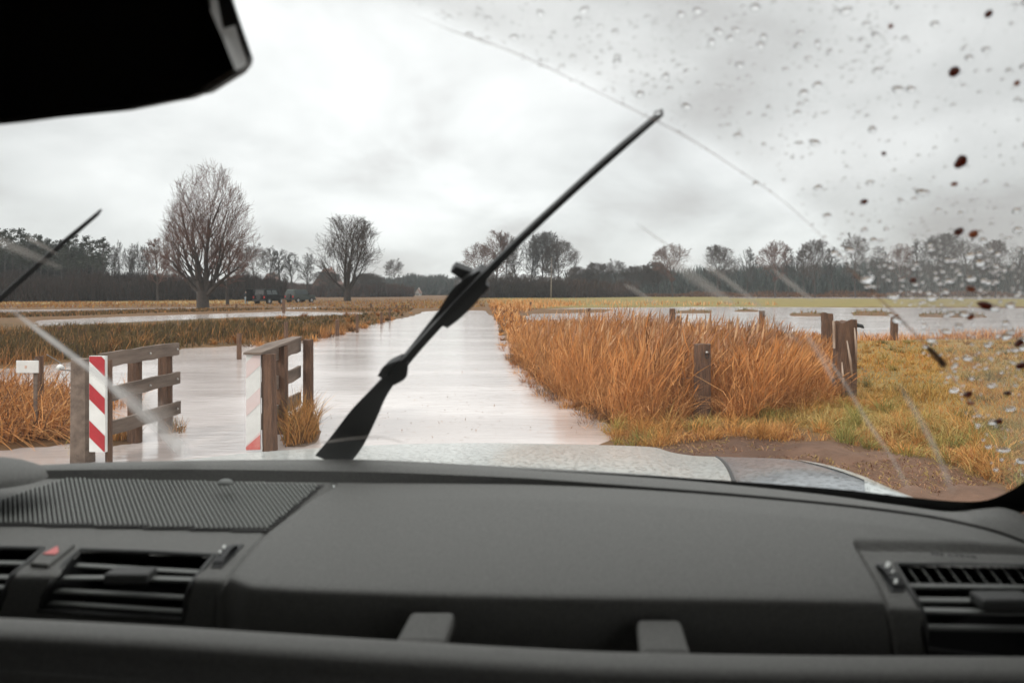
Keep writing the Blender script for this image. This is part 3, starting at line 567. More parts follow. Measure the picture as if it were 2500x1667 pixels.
def striped_board(e, x0, x1, y0, y1, zb, zt, bands, m1, m2, up=-1, slope=.13):
    """a board facing the viewer (back plate) carrying diagonal bands, each a thin sheet"""
    V, Fc = [], []; th = .03
    a, b = Vector((x0, y0, 0)), Vector((x1, y1, 0)); nrm = Vector((b.y-a.y, -(b.x-a.x), 0)).normalized()
    for z in (zb, zt):
        for p in (a, b): V += [(p.x, p.y, z), (p.x-nrm.x*th, p.y-nrm.y*th, z)]
    Fc = [(0, 2, 6, 4), (1, 5, 7, 3), (0, 4, 5, 1), (2, 3, 7, 6), (4, 6, 7, 5), (0, 1, 3, 2)]
    bd = mk('marker_board', V, Fc, m1, e)
    for (c0, c1) in bands:                       # heights on the left edge; the right edge is offset by slope
        pts = [(0, c0), (1, c0+slope*up), (1, c1+slope*up), (0, c1)]
        out = []
        for i in range(4):                         # clip to zb..zt
            (s0, h0), (s1, h1) = pts[i], pts[(i+1) % 4]
            for lo in (True,):
                pass
            out.append((s0, h0))
        def clip(poly, lim, keep_above):
            res = []
            for i in range(len(poly)):
                p, q = poly[i-1], poly[i]; ip = (p[1] >= lim) == keep_above; iq = (q[1] >= lim) == keep_above
                if ip != iq:
                    t_ = (lim-p[1])/(q[1]-p[1]); res.append((p[0]+(q[0]-p[0])*t_, lim))
                if iq: res.append(q)
            return res
        out = clip(clip(out, zb+.004, True), zt-.004, False)
        if len(out) < 3: continue
        V = []
        for s_, h_ in out:
            q = a.lerp(b, .02+.96*s_)+nrm*.003; V.append((q.x, q.y, h_))
        mk('diagonal_stripe', V, [tuple(range(len(V)))], m2, bd)
# left gate
ge = empty('wooden_railing', (-3.95, 6.8, 0), 'grey three-rail wooden bridge railing with a red and white striped board, left side', 'railing', 'wooden railings in the water')
post_mesh('thick_post', -4.06, 6.78, -.3, .985, .20, .17, M_wood_rail, 101, ge, (.0, 0), .05, .08)
post_mesh('rail_post', -4.03, 7.66, -.3, .99, .14, .12, M_wood_dark, 102, ge, (0, 0), .06, .1)
post_mesh('rail_post', -3.98, 8.22, -.3, 1.0, .15, .12, M_wood_dark, 103, ge, (0, 0), .06, .1)
rail_box('rail', (-3.94, 6.86, 1.02), (-3.88, 8.32, 1.02), .145, .04, M_wood_rail, ge, 1)
rail_box('rail', (-3.94, 6.86, .675), (-3.87, 8.32, .685), .135, .04, M_wood_rail, ge, 2)
rail_box('rail', (-3.94, 6.86, .34), (-3.86, 8.32, .345), .14, .04, M_wood_rail, ge, 3)
post_mesh('rail_post', -3.79, 6.74, -.3, .97, .05, .06, M_wood_dark, 104, ge, (0.0, 0), .06, .1)
striped_board(ge, -3.905, -3.745, 6.62, 6.6, .13, 1.015, [(.965, 1.12), (.615, .765), (.265, .42)], M_white, M_red, -1, .14)
# middle gate
gm = empty('wooden_railing', (-2.6, 7.2, 0), 'brown wooden bridge railing with a faded pink and white board, nearest the bonnet', 'railing', 'wooden railings in the water')
post_mesh('rail_post', -2.45, 7.27, -.3, .985, .135, .12, M_wood_dark, 111, gm, (-.02, 0), .07, .1)
post_mesh('rail_post', -2.62, 8.15, -.3, 1.0, .14, .13, M_wood_dark, 112, gm, (0, 0), .06, .08)
post_mesh('rail_post', -2.58, 9.08, -.3, 1.01, .13, .13, M_wood_dark, 113, gm, (0, 0), .06, .08)
rail_box('rail', (-2.60, 7.24, 1.0), (-2.70, 9.12, 1.02), .17, .035, M_wood_rail, gm, 4)
rail_box('rail', (-2.60, 7.24, .66), (-2.70, 9.12, .67), .15, .035, M_wood_rail, gm, 5)
rail_box('rail', (-2.60, 7.24, .33), (-2.70, 9.12, .34), .15, .035, M_wood_rail, gm, 6)
V = [(-2.685, 7.16, 1.0), (-2.50, 7.16, 1.0), (-2.56, 8.08, 1.03), (-2.68, 9.15, 1.04), (-2.80, 9.15, 1.04), (-2.76, 8.08, 1.03)]
o = mk('cap_plank', V+[(a, b, c-.022) for a, b, c in V], [(0, 1, 2, 3, 4, 5), (11, 10, 9, 8, 7, 6)]+[(i, i+6, (i+1) % 6+6, (i+1) % 6) for i in range(6)], M_wood_rail, gm)
striped_board(gm, -2.665, -2.525, 7.18, 7.2, .02, .972, [(.74, .90), (.36, .52), (-.05, .075)], M_white, M_red_pale, 1, .13)
sb = [o for o in COL.objects if o.parent is gm and o.name.startswith('marker_board')][0]
mk('red_foot_stripe', [(-2.663, 7.174, .024), (-2.527, 7.194, .024), (-2.527, 7.194, .175), (-2.663, 7.174, .055)], [(0, 1, 2, 3)], M_redfade, sb)
for par, x_, ys_, zs_ in ((ge, -3.90, (7.64, 8.2), (.95, .61, .27)), ):
    for y_ in ys_:
        for z_ in zs_:
            V, Fc = [], []; xo = x_+(y_-6.86)*.05+.002; tube_vf([(xo, y_, z_), (xo+.014, y_, z_)], [.014, .011], 7, V, Fc); mk('bolt', V, Fc, M_metal, par, True)
# white sign and dark post behind, wire with insulators
se = empty('small_sign', (-5.15, 7.85, 0), 'small blank white sign plate on a thin stake in the left reeds', 'sign')
V, Fc = [], []; box_vf((-5.305, 7.85, .787), (.245, .012, .135), V, Fc); bevel(mk('sign_plate', V, Fc, M_signw, se), .004)
V, Fc = [], []; box_vf((-5.235, 7.875, .42), (.035, .02, .9), V, Fc); mk('stake', V, Fc, M_wood_rail, se)
V, Fc = [], []; box_vf((-5.32, 7.842, .785), (.022, .002, .03), V, Fc); mk('faded_mark', V, Fc, pmat('faded_orange', (.62, .42, .33), None, .5), bpy.data.objects['sign_plate'])
px_post(86, 106, 868, 1020, M_wood_dark, 30, 'dark post right behind the small white sign', rough=.1)
wv = [(-5.55, 8.55, .86), (-5.1, 8.1, .80), (-4.6, 7.3, .82), (-4.16, 6.8, .86)]
we = empty('electric_fence_wire', (-5.1, 8.1, .8), 'thin dark fence wire with a white insulator between sign post and gate post', 'fence wire')
tube('wire', crv(wv, 6), .006, 5, M_wire, we)
V, Fc = [], []; tube_vf([(-4.72, 7.45, .82), (-4.68, 7.42, .825), (-4.64, 7.40, .82)], [.018, .034, .02], 8, V, Fc); mk('insulator', V, Fc, M_signw, we, True)
wr = [(G(1715, 1044)[0], 8.45, .62), (2.0, 8.9, .50), (2.7, 9.3, .48), G(2062, 985)[:2]+(.55,), (4.7, 9.5, .55)]
meta(tube('fence_wire', crv(wr, 6), .0035, 4, M_wire), 'slack wire from the bolted post to the thickest post', 'fence wire')

# ---------------------------------------------------------------- trees
class TB:
    def __init__(s): s.V = []; s.F = []
    def tube(s, pts, r0, r1, sides):
        n = len(pts); tube_vf(pts, [r0+(r1-r0)*i/(n-1) for i in range(n)], sides, s.V, s.F, cap=False)
def make_tree(seed, p):
    """bare tree, height 1 unit = metres; returns (trunk V,F) and (crown V,F)"""
    r = random.Random(seed); tr, cr = TB(), TB(); Ht = p['h']; a = p['rad']; zc = p['zc']*Ht; up = Ht-zc; dn = zc-p['zb']*Ht
    lobes = [(r.uniform(0, 6.28), r.uniform(.2, 1)) for _ in range(7)]
    def inside(q):
        dz = q.z-zc; ang = math.atan2(q.y, q.x); el = dz/max(up, .1)
        wob = 1+p.get('lobe', .14)*sum(math.sin(ang*(k+1)+l[0]+el*3*(l[1]))/(k+1.5) for k, l in enumerate(lobes))
        rr = math.hypot(q.x, q.y)/(a*wob)
        return rr**p.get('pw', 2)+abs(dz/((up if dz > 0 else dn)*(.93+.07*wob)))**p.get('pw', 2) < 1
    def reach(q, d, mx):
        L_ = 0; st = Ht*.02
        while L_ < mx and (inside(q+d*(L_+st)) or L_ < st*2): L_ += st
        return L_
    def rot(d, ang, az):
        o_ = d.orthogonal().normalized(); o_.rotate(Matrix.Rotation(az, 3, d)); return (d*math.cos(ang)+o_*math.sin(ang)).normalized()
    lv = p['levels']
    def grow(q, d, L_, rd, l, tgt):
        c = lv[l]; ns = c['seg']; pts = [q.copy()]; dirs = []
        for i in range(ns):
            d = (d+Vector((r.gauss(0, c['wob']), r.gauss(0, c['wob']), r.gauss(0, c['wob'])+c['up']))).normalized(); q = q+d*(L_/ns); pts.append(q.copy()); dirs.append(d.copy())
        (tr if l <= p.get('trunklv', 0) else cr).tube(pts, rd, max(rd*c.get('tip', .35), p['rmin']), c['sides'])
        if l+1 < len(lv):
            n = c['n']; k = int(n+r.random()) if l else n
            for i in range(k):
                t_ = c['t0']+(1-c['t0'])*((i+r.random())/k); t_ = min(t_, .995); f = t_*ns; j = int(f)
                b = pts[j].lerp(pts[j+1], f-j); dd = rot(dirs[j], R(r.gauss(c['ang'], c['ang']*.22)), r.uniform(0, 6.283) if l else i*2.4+r.random())
                mx = L_*c['ratio']*(1.15-.5*t_ if l == 0 else 1)
                L2 = reach(b, dd, mx)*r.uniform(.8, 1.04)
                if L2 < Ht*.012: continue
                grow(b, dd, L2, max(rd*(1-t_*(1-c.get('tip', .35)))*c['rr'], p['rmin']), l+1, tgt)
    for (off, tilt, az, fr) in p['stems']:
        d = Vector((math.sin(tilt)*math.cos(az), math.sin(tilt)*math.sin(az), math.cos(tilt)))
        grow(Vector((off[0], off[1], off[2] if len(off) > 2 else -.1)), d, Ht*fr, p['r0'], 0, 0)
    for s_ in p.get('base', []): tr.tube([Vector(s_[0]), (Vector(s_[0])+Vector(s_[1]))/2, Vector(s_[1])], s_[2], s_[3], 9)
    return (tr.V, tr.F), (cr.V, cr.F)
TREES = {}
def tree_obj(key, x, y, scale, rotz, mats, label, group, name='bare_tree', cat='tree', sx=1.0):
    z = float(gz(x, y)) if y < 400 else 0
    if key not in TREES:
        t_, c_ = TREE_DEF[key](); mt = bpy.data.meshes.new(key+'_trunk'); mt.from_pydata(t_[0], [], t_[1]); mc = bpy.data.meshes.new(key+'_crown'); mc.from_pydata(c_[0], [], c_[1])
        for q in (mt, mc): q.polygons.foreach_set('use_smooth', [True]*len(q.polygons))
        mt.materials.append(mats[0]); mc.materials.append(mats[1]); TREES[key] = (mt, mc)
    mt, mc = TREES[key]; e = empty(name, (x, y, max(z, -.05)), label, cat, group); e.rotation_euler.z = rotz; e.scale = (scale*sx, scale*sx, scale)
    for nm, me in (('trunk', mt), ('crown', mc)):
        o = bpy.data.objects.new(nm, me); COL.objects.link(o); o.parent = e
    return e
def lev(seg, n, t0, ang, ratio, rr, up, wob, sides, tip=.35): return dict(seg=seg, n=n, t0=t0, ang=ang, ratio=ratio, rr=rr, up=up, wob=wob, sides=sides, tip=tip)
def D_poplar():
    return make_tree(4, dict(h=14.2, rad=4.5, zc=.42, zb=.07, rmin=.009, r0=.25, trunklv=1, lobe=.20, pw=1.7, base=[((0, 0, -.3), (-.12, 0, 1.8), .62, .50), ((.05, 0, 1.2), (-.5, .05, 2.8), .38, .30), ((.05, 0, 1.2), (.5, .05, 2.8), .38, .30)],
        stems=[((-.12, 0, 1.2), .16, 3.1, .62), ((.1, 0, 1.4), .17, .1, .66), ((0, .1, 1.4), .05, 1.6, .52), ((.1, .1, 1.5), .62, .3, .40), ((-.1, .1, 1.6), .58, 3.0, .40), ((0, -.1, 1.8), .6, 4.4, .3), ((.15, 0, 1.3), .95, 6.1, .30), ((-.15, 0, 1.5), .95, 3.2, .30)],
        levels=[lev(9, 10, .10, 32, .95, .40, .06, .08, 7, .22), lev(7, 6, .22, 30, .6, .45, .09, .10, 5, .25), lev(4, 4, .2, 30, .6, .5, .11, .12, 3), lev(3, 2, .2, 28, .6, .6, .08, .14, 3), lev(2, 0, 0, 0, 0, 0, .08, .1, 3)]))
def D_broad():
    return make_tree(9, dict(h=15.5, rad=5.4, zc=.48, zb=.14, rmin=.015, r0=.24, trunklv=1, lobe=.24, pw=2, base=[((0, 0, -.3), (0, 0, 2.4), .55, .42)],
        stems=[((0, 0, 1.5), .05, .3, .72), ((.1, 0, 1.8), .30, 0, .62), ((-.1, 0, 1.8), .30, 3.1, .62), ((0, .1, 1.8), .3, 1.5, .5), ((0, -.1, 1.8), .3, 4.6, .5), ((.1, 0, 1.5), .6, .4, .38), ((-.1, 0, 1.5), .6, 2.9, .38)],
        levels=[lev(8, 8, .15, 32, .75, .42, .07, .08, 6, .22), lev(6, 6, .2, 28, .6, .45, .10, .09, 4, .3), lev(4, 4, .1, 34, .5, .55, .07, .13, 3), lev(3, 2, .2, 30, .6, .6, .08, .14, 3), lev(2, 0, 0, 0, 0, 0, .08, .1, 3)]))
def D_round(seed, zb=.34, rad=6.2, h=15, st=.5, dense=6):
    return lambda: make_tree(seed, dict(h=h, rad=rad, zc=.62, zb=zb, rmin=.022, r0=.32, trunklv=0, lobe=.24, pw=2.1,
        stems=[((0, 0), .02, .3, .78)],
        levels=[lev(9, 20, .32, 58, .75, .45, .04, .05, 7, .2), lev(6, dense, .2, 42, .6, .5, .07, .14, 4, .3), lev(4, dense, .15, 38, .55, .55, .06, .16, 3), lev(3, 3, .2, 34, .6, .6, .05, .16, 3), lev(2, 0, 0, 0, 0, 0, .05, .1, 3)]))
def D_tall(seed, rad=3.0, h=15):
    return lambda: make_tree(seed, dict(h=h, rad=rad, zc=.58, zb=.2, rmin=.028, r0=.24, trunklv=0, lobe=.16, pw=1.9,
        stems=[((0, 0), .05, seed, .9)],
        levels=[lev(9, 20, .25, 40, .5, .45, .04, .06, 6, .15), lev(5, 6, .2, 36, .6, .5, .07, .12, 4, .3), lev(3, 6, .15, 34, .6, .55, .06, .15, 3), lev(2, 0, 0, 0, 0, 0, .05, .1, 3)]))
def D_bushy(seed):
    return lambda: make_tree(seed, dict(h=10, rad=4.2, zc=.42, zb=.0, rmin=.03, r0=.16, trunklv=0, lobe=.2, pw=2.2,
        stems=[((.3*math.cos(k), .3*math.sin(k)), .1+.07*k, k*1.3, .75) for k in range(7)],
        levels=[lev(6, 9, .1, 36, .6, .5, .06, .08, 4, .2), lev(4, 5, .15, 36, .6, .55, .06, .13, 3, .3), lev(3, 4, .15, 34, .6, .6, .05, .15, 3), lev(2, 0, 0, 0, 0, 0, .05, .1, 3)]))
def leafq(c, s, r, V, Fc):
    a = Vector((r.gauss(0, 1), r.gauss(0, 1), r.gauss(0, 1))).normalized(); b = a.orthogonal().normalized(); b.rotate(Matrix.Rotation(r.random()*6.28, 3, a)); c2 = a.cross(b); n = len(V)
    V += [tuple(c+b*s), tuple(c+c2*s*.35), tuple(c-b*s), tuple(c-c2*s*.35)]; Fc.append((n, n+1, n+2, n+3))
def D_pine(seed, h=13):
    def f():
        r = random.Random(seed); tr = TB(); V, Fc = [], []; tr.tube([Vector((0, 0, -.2)), Vector((r.uniform(-.15, .15), 0, h*.5)), Vector((r.uniform(-.3, .3), 0, h*.97))], .17, .04, 6)
        for k in range(26):
            t_ = r.uniform(.48, 1); L_ = (1.02-t_)*h*.34*r.uniform(.5, 1)+.35; az = r.random()*6.28; q0 = Vector((0, 0, h*t_*.97)); q1 = q0+Vector((math.cos(az)*L_, math.sin(az)*L_, L_*.25)); n0 = len(V)
            tube_vf([q0, q1], [.04, .02], 3, V, Fc, cap=False)
            for _ in range(34):
                c = q0.lerp(q1, r.uniform(.35, 1.05))+Vector((r.gauss(0, .22), r.gauss(0, .22), r.gauss(.1, .18))); leafq(c, r.uniform(.14, .3), r, V, Fc)
        for k in range(9):
            t_ = r.uniform(.2, .5); az = r.random()*6.28; tr.tube([Vector((0, 0, h*t_)), Vector((math.cos(az), math.sin(az), h*t_+.3))], .03, .02, 3)
        return (tr.V, tr.F), (V, Fc)
    return f
TREE_DEF = dict(poplar=D_poplar, broad=D_broad, round_a=D_round(21), round_b=D_round(22, .30, 6.6, 15, .5, 7), round_c=D_round(23, .38, 5.6, 15, .5, 6), tall_a=D_tall(31), tall_b=D_tall(32, 2.5), tall_c=D_tall(33, 3.5),
                bushy_a=D_bushy(41), bushy_b=D_bushy(42), pine_a=D_pine(51), pine_b=D_pine(52), pine_c=D_pine(53))
# differently coloured copies keep their own meshes
for nm in ('tall_r', 'tall_s'): TREE_DEF[nm] = D_tall(34 if nm == 'tall_r' else 35, 3.2)
TREE_DEF['dark_round'] = D_round(26, .28, 6.4, 15, .5, 8); TREE_DEF['red_bush'] = D_bushy(44); TREE_DEF['leafy'] = D_round(27, .2, 6.0, 15, .5, 9)
def place(key, u, vt, Y, mats, label, group, rz=0, hw=None, name='bare_tree', base_h=None):
    base_h = base_h or dict(poplar=14.2, broad=15.5).get(key, 10 if 'bush' in key else (13 if 'pine' in key else 15)); h = H-(vt-V0)/F*Y; s = h/base_h
    brad = dict(poplar=4.5, broad=5.4, round_a=6.2, round_b=6.6, round_c=5.6, tall_a=3, tall_b=2.5, tall_c=3.5, tall_r=3.2, tall_s=3.2, dark_round=6.4, leafy=6.0, bushy_a=4.2, bushy_b=4.2, red_bush=4.2).get(key, 2)
    sx = 1 if hw is None else (hw/F*Y)/(brad*s)
    return tree_obj(key, (u-U0)/F*Y, Y, s, rz, mats, label, group, name, sx=sx)
BT, BR, BB, BG = M_bark, (M_bark_far, M_twig_red), (M_bark_far, M_twig_brown), (M_bark_far, M_twig_grey)
place('poplar', 497, 395, 68, (M_bark, M_twig_red), 'tallest bare tree with a forked trunk and egg-shaped crown on the left', None, 0, 116)
place('broad', 848, 524, 122, (M_bark, M_twig_brown), 'broad many-stemmed bare tree standing alone between the vehicles and the lane', None, .6, 92)
place('tall_s', 556, 590, 82, BR, 'low brown many-stemmed tree directly right of the tallest tree', None, .4, 55, 'bare_tree')
place('tall_r', 385, 580, 120, BR, 'reddish bare tree between the dark wood and the tallest tree', None, .3, 40)
gA = 'bare trees behind the parked vehicles'
for i, (k, u, vt, Y, hw, tx) in enumerate([('round_c', 622, 600, 190, 42, 'leftmost of the bare trees behind the parked vehicles, with a thick trunk'), ('tall_c', 656, 606, 195, 30, 'second from the left of the bare trees behind the parked vehicles'),
        ('tall_a', 690, 607, 200, 30, 'third from the left of the bare trees behind the parked vehicles'), ('tall_b', 716, 616, 205, 24, 'fourth of the bare trees behind the parked vehicles, slim'),
        ('tall_b', 750, 618, 200, 24, 'thin leaning bare tree, rightmost behind the parked vehicles'), ('tall_a', 585, 640, 210, 26, 'small bare tree seen between the tallest tree and the vehicles')]):
    place(k, u, vt, Y, BB if k == 'round_c' else BG, tx, gA, i*1.1, hw)
place('round_c', 962, 634, 330, BG, 'small pale round tree far behind the lane end on the left', None, .5, 30)
place('leafy', 905, 668, 230, BB, 'low dark brown tree right behind the broad many-stemmed tree', None, 0, 40)
place('dark_round', 800, 664, 215, BG, 'low wide tree just left of the broad many-stemmed tree', None, 1, 46)
gC = 'tall trees of the grove right of the lane end'
for i, (k, u, vt, Y, hw, mt, tx) in enumerate([('round_a', 1168, 596, 215, 52, BR, 'leftmost spreading tree of the central grove'), ('tall_r', 1208, 560, 205, 34, BR, 'reddish pointed tree of the central grove, tallest with a double tip, left tip'),
        ('tall_s', 1232, 566, 205, 32, BR, 'reddish pointed tree of the central grove, right tip'), ('tall_c', 1262, 586, 200, 32, BB, 'brown tree in the middle of the central grove'), ('tall_a', 1288, 588, 215, 30, BB, 'slim brown tree left of the dark round one in the grove'),
        ('dark_round', 1326, 567, 210, 54, BG, 'dark round-topped tree of the central grove'), ('round_b', 1366, 590, 205, 50, BB, 'rightmost wide-spreading tree of the central grove')]):
    place(k, u, vt, Y, mt, tx, gC, i*.9+.2, hw)
e = empty('birch_tree', ((1345-U0)/F*190, 190, 0), 'slender birch with a pale trunk in front of the central grove', 'tree')
tube('trunk', [((1345-U0)/F*190, 190, -.2), ((1346-U0)/F*190, 190, 6), ((1347-U0)/F*190, 190, 11)], [.17, .14, .05], 7, M_birch, e)
V, Fc = [], []; r = random.Random(5)
for k_ in range(60):
    t_ = r.uniform(.4, 1); az = r.random()*6.28; q0 = Vector(((1346-U0)/F*190, 190, 11*t_)); L_ = r.uniform(.8, 2.2)*(1.2-t_); q1 = q0+Vector((math.cos(az)*L_, math.sin(az)*L_, L_*.9)); tube_vf([q0, (q0+q1)/2+Vector((0, 0, .2)), q1], [.04, .03, .02], 3, V, Fc, cap=False)
mk('crown', V, Fc, M_twig_grey, e)
place('red_bush', 1150, 672, 180, (M_bark_far, M_twig_red), 'low reddish bush at the left foot of the central grove', None, 0, 42, 'bush')
for i, (u, vt, hw) in enumerate([(1200, 668, 40), (1245, 664, 40), (1285, 668, 36), (1325, 672, 34), (1365, 674, 34)]):
    place('bushy_a', u, vt, 195, BB, ['first', 'second', 'third', 'fourth', 'last'][i]+' brown bush from the left under the central grove trees', 'bushes under the central grove', i, hw, 'bush')
gR = 'row of trees along the far right field'
ORD = ['first', 'second', 'third', 'fourth', 'fifth', 'sixth', 'seventh', 'eighth', 'ninth', 'tenth', 'eleventh', 'twelfth', 'thirteenth', 'fourteenth', 'fifteenth', 'sixteenth', 'seventeenth', 'eighteenth', 'nineteenth', 'twentieth', 'twenty-first', 'twenty-second']
RT = [('leafy', 1414, 652, 30, 0), ('leafy', 1458, 642, 34, 0), ('round_c', 1503, 636, 34, 0), ('leafy', 1560, 648, 38, 0), ('round_a', 1642, 598, 50, 1), ('leafy', 1608, 640, 36, 0), ('round_b', 1752, 600, 46, 1), ('tall_c', 1822, 608, 30, 0), ('round_a', 1892, 589, 42, 1), ('tall_b', 1926, 602, 22, 0),
      ('tall_c', 1962, 600, 34, 0), ('round_b', 1990, 585, 42, 1), ('tall_a', 2036, 600, 24, 0), ('round_c', 2088, 573, 40, 1), ('tall_b', 2140, 600, 26, 0), ('round_a', 2196, 598, 36, 0), ('tall_c', 2246, 588, 34, 0), ('dark_round', 2298, 570, 56, 1), ('round_c', 2362, 588, 36, 0), ('round_b', 2430, 586, 44, 1), ('tall_a', 2480, 600, 30, 0), ('round_a', 2545, 590, 46, 0)]
for i, (k, u, vt, hw, near) in enumerate(sorted(RT, key=lambda q: q[1])):
    nm = {'leafy': 'low dense dark', 'round_a': 'round-crowned', 'round_b': 'round-crowned', 'round_c': 'round-crowned', 'tall_a': 'slim upright', 'tall_b': 'thin', 'tall_c': 'upright', 'dark_round': 'widest dark'}[k]
    place(k, u, vt, 225 if near else 245, BB if k == 'leafy' else BG, '%s bare tree, %s from the left in the far right row' % (nm, ORD[i]), gR, i*1.7, hw)
# dark wood on the left
gL = 'pines and bare trees of the dark wood on the left'
r = random.Random(8); us = [-150, -118, -85, -58, -30, -8, 12, 30, 50, 66, 84, 100, 118, 134, 150, 166, 182, 198, 212, 226, 240, 252]
for i, u in enumerate(us):
    vt = 558+.10*(u+20)+r.uniform(-8, 14); place(('pine_a', 'pine_b', 'pine_c')[i % 3], u, vt, r.uniform(125, 150), (M_bark_far, M_pine), 'tall dark pine in the dense wood at the left edge', gL, r.random()*6, None, 'pine_tree')
gL2 = 'bare trees at the thinning right end of the dark wood'
for i, u in enumerate([262, 278, 294, 308, 322, 338, 352, 366, 402, 428]):
    place(('tall_a', 'tall_b', 'tall_c')[i % 3], u, 588+.12*(u-262)+r.uniform(-6, 12), r.uniform(128, 150), BB, 'slim bare tree at the thinning end of the dark wood, %s from its right' % ORD[9-i], gL2, r.random()*6, 15)
# undergrowth masses
def twigmass(name, poly_xy, n, hf, w, cs, seed, label, lean=.35):
    rs = np.random.RandomState(seed); P_ = np.array(poly_xy); lo, hi = P_.min(0), P_.max(0); q = lo+rs.rand(n*4, 2)*(hi-lo); q = q[inpoly(q[:, 0], q[:, 1], poly_xy)][:n]; n = len(q)
    z0 = np.zeros(n); hh = hf(q[:, 0], q[:, 1])*(rs.rand(n)**.6); ln = (rs.rand(n, 2)-.5)*2*lean
    start = hf(q[:, 0], q[:, 1])*rs.rand(n)*.75; hh = np.minimum(hf(q[:, 0], q[:, 1])-start, hh*.6)+.2
    o = blades(name, np.column_stack([q, start]), hh, (.5+rs.rand(n))*w, ln, pal(n, cs, [1]*len(cs), seed), 2, .1, seed=seed, mat=M_scrub); return stuff(o, label, 'scrub')
def X_(u, Y): return (u-U0)/F*Y
twigmass('scrub', [(X_(-300, 112), 112), (X_(160, 112), 112), (X_(700, 150), 150), (X_(700, 160), 160), (X_(-300, 150), 150)], 60000, lambda x, y: 4.4+vnoise(x, y, 6, 61)*1.5+vnoise(x, y, 2, 62)*1.0, .16, [(.030, .018, .014), (.045, .025, .018), (.022, .016, .012)], 61, 'dense dark brown scrub along the foot of the left wood')
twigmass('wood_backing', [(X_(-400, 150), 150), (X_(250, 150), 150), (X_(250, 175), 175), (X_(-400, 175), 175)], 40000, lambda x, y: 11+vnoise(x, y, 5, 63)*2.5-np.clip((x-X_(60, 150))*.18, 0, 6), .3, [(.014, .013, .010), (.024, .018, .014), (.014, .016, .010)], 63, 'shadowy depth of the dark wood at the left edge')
twigmass('hedge', [(X_(560, 225), 225), (X_(900, 225), 225), (X_(1010, 240), 240), (X_(1010, 250), 250), (X_(560, 245), 245)], 22000, lambda x, y: 3.9+vnoise(x, y, 9, 64)*1.6+vnoise(x, y, 3, 65)*.8, .25, [(.07, .042, .034), (.05, .036, .03), (.085, .05, .04)], 64, 'brown hedge and brush behind the vehicles and far houses')
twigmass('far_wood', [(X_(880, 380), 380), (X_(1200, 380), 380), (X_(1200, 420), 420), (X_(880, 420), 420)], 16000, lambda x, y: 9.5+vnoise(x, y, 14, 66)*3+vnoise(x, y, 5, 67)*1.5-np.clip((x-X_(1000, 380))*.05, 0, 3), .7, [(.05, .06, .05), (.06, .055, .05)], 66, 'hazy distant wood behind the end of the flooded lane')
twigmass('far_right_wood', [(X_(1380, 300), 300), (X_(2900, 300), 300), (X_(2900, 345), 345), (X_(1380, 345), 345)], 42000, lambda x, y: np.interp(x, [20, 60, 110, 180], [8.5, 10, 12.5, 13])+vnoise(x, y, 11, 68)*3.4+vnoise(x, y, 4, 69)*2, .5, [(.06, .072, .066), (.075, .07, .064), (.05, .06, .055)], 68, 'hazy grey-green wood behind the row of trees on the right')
twigmass('field_edge_brush', [(X_(1400, 240), 240), (X_(2900, 240), 240), (X_(2900, 250), 250), (X_(1400, 250), 250)], 16000, lambda x, y: 1.6+vnoise(x, y, 8, 70)*1.1, .3, [(.10, .05, .03), (.07, .045, .035), (.16, .08, .04)], 70, 'low rusty brush along the foot of the right tree row')
twigmass('grove_brush', [(X_(1130, 195), 195), (X_(1400, 195), 195), (X_(1560, 235), 235), (X_(1560, 245), 245), (X_(1130, 215), 215)], 18000, lambda x, y: 4.0+vnoise(x, y, 5, 72)*2.2+vnoise(x, y, 2, 74), .22, [(.055, .035, .027), (.04, .03, .025), (.08, .045, .03)], 72, 'brown thicket under the central grove')

# ---------------------------------------------------------------- far houses, vehicles, person
M_brick = pmat('brick_far', (.30, .16, .12), (.22, .12, .09), .9, .6); M_tile = pmat('roof_tiles_far', (.26, .15, .12), (.18, .11, .09), .9, .8)
M_lime = pmat('limewash_far', (.42, .4, .37), (.34, .32, .3), .9, .5); M_glass_far = pmat('window_far', (.04, .05, .055), None, .15)
def house(u0, u1, vr, Y, d, wallm, roofm, label):
    x0, x1 = X_(u0, Y), X_(u1, Y); zr = H-(vr-V0)/F*Y; zw = zr*.45; xm = (x0+x1)/2; e = empty('farmhouse', (xm, Y, 0), label, 'house', None)
    V = [(x0, Y, 0), (x1, Y, 0), (x1, Y+d, 0), (x0, Y+d, 0), (x0, Y, zw), (x1, Y, zw), (x1, Y+d, zw), (x0, Y+d, zw), (xm, Y, zr-.15), (xm, Y+d, zr-.15)]
    mk('walls', V, [(0, 1, 5, 8, 4), (1, 2, 6, 5), (2, 3, 7, 9, 6), (3, 0, 4, 7)], wallm, e)
    o = .3; V = [(x0-o, Y-o, zw-.2), (xm, Y-o, zr), (x1+o, Y-o, zw-.2), (x0-o, Y+d+o, zw-.2), (xm, Y+d+o, zr), (x1+o, Y+d+o, zw-.2)]
    rf = solidify(mk('roof', V, [(0, 1, 4, 3), (1, 2, 5, 4)], roofm, e), .12)
    V, Fc = [], []; box_vf((xm+(x1-x0)*.12, Y+d*.5, zr), (.6, .6, 1.2), V, Fc); mk('chimney', V, Fc, wallm, rf)
    for k in (-.25, .25):
        V, Fc = [], []; box_vf((xm+(x1-x0)*k, Y-.03, zw*.5), ((x1-x0)*.16, .08, zw*.42), V, Fc); mk('window', V, Fc, M_glass_far, e)
    V, Fc = [], []; box_vf((xm, Y-.03, zw*.4), ((x1-x0)*.12, .08, zw*.8), V, Fc); mk('door', V, Fc, M_glass_far, e)
house(764, 818, 655, 235, 12, M_brick, M_tile, 'reddish farmhouse with a steep gable behind the thin leaning tree')
house(636, 668, 668, 235, 10, M_brick, M_tile, 'dark gabled barn behind the black vehicle')
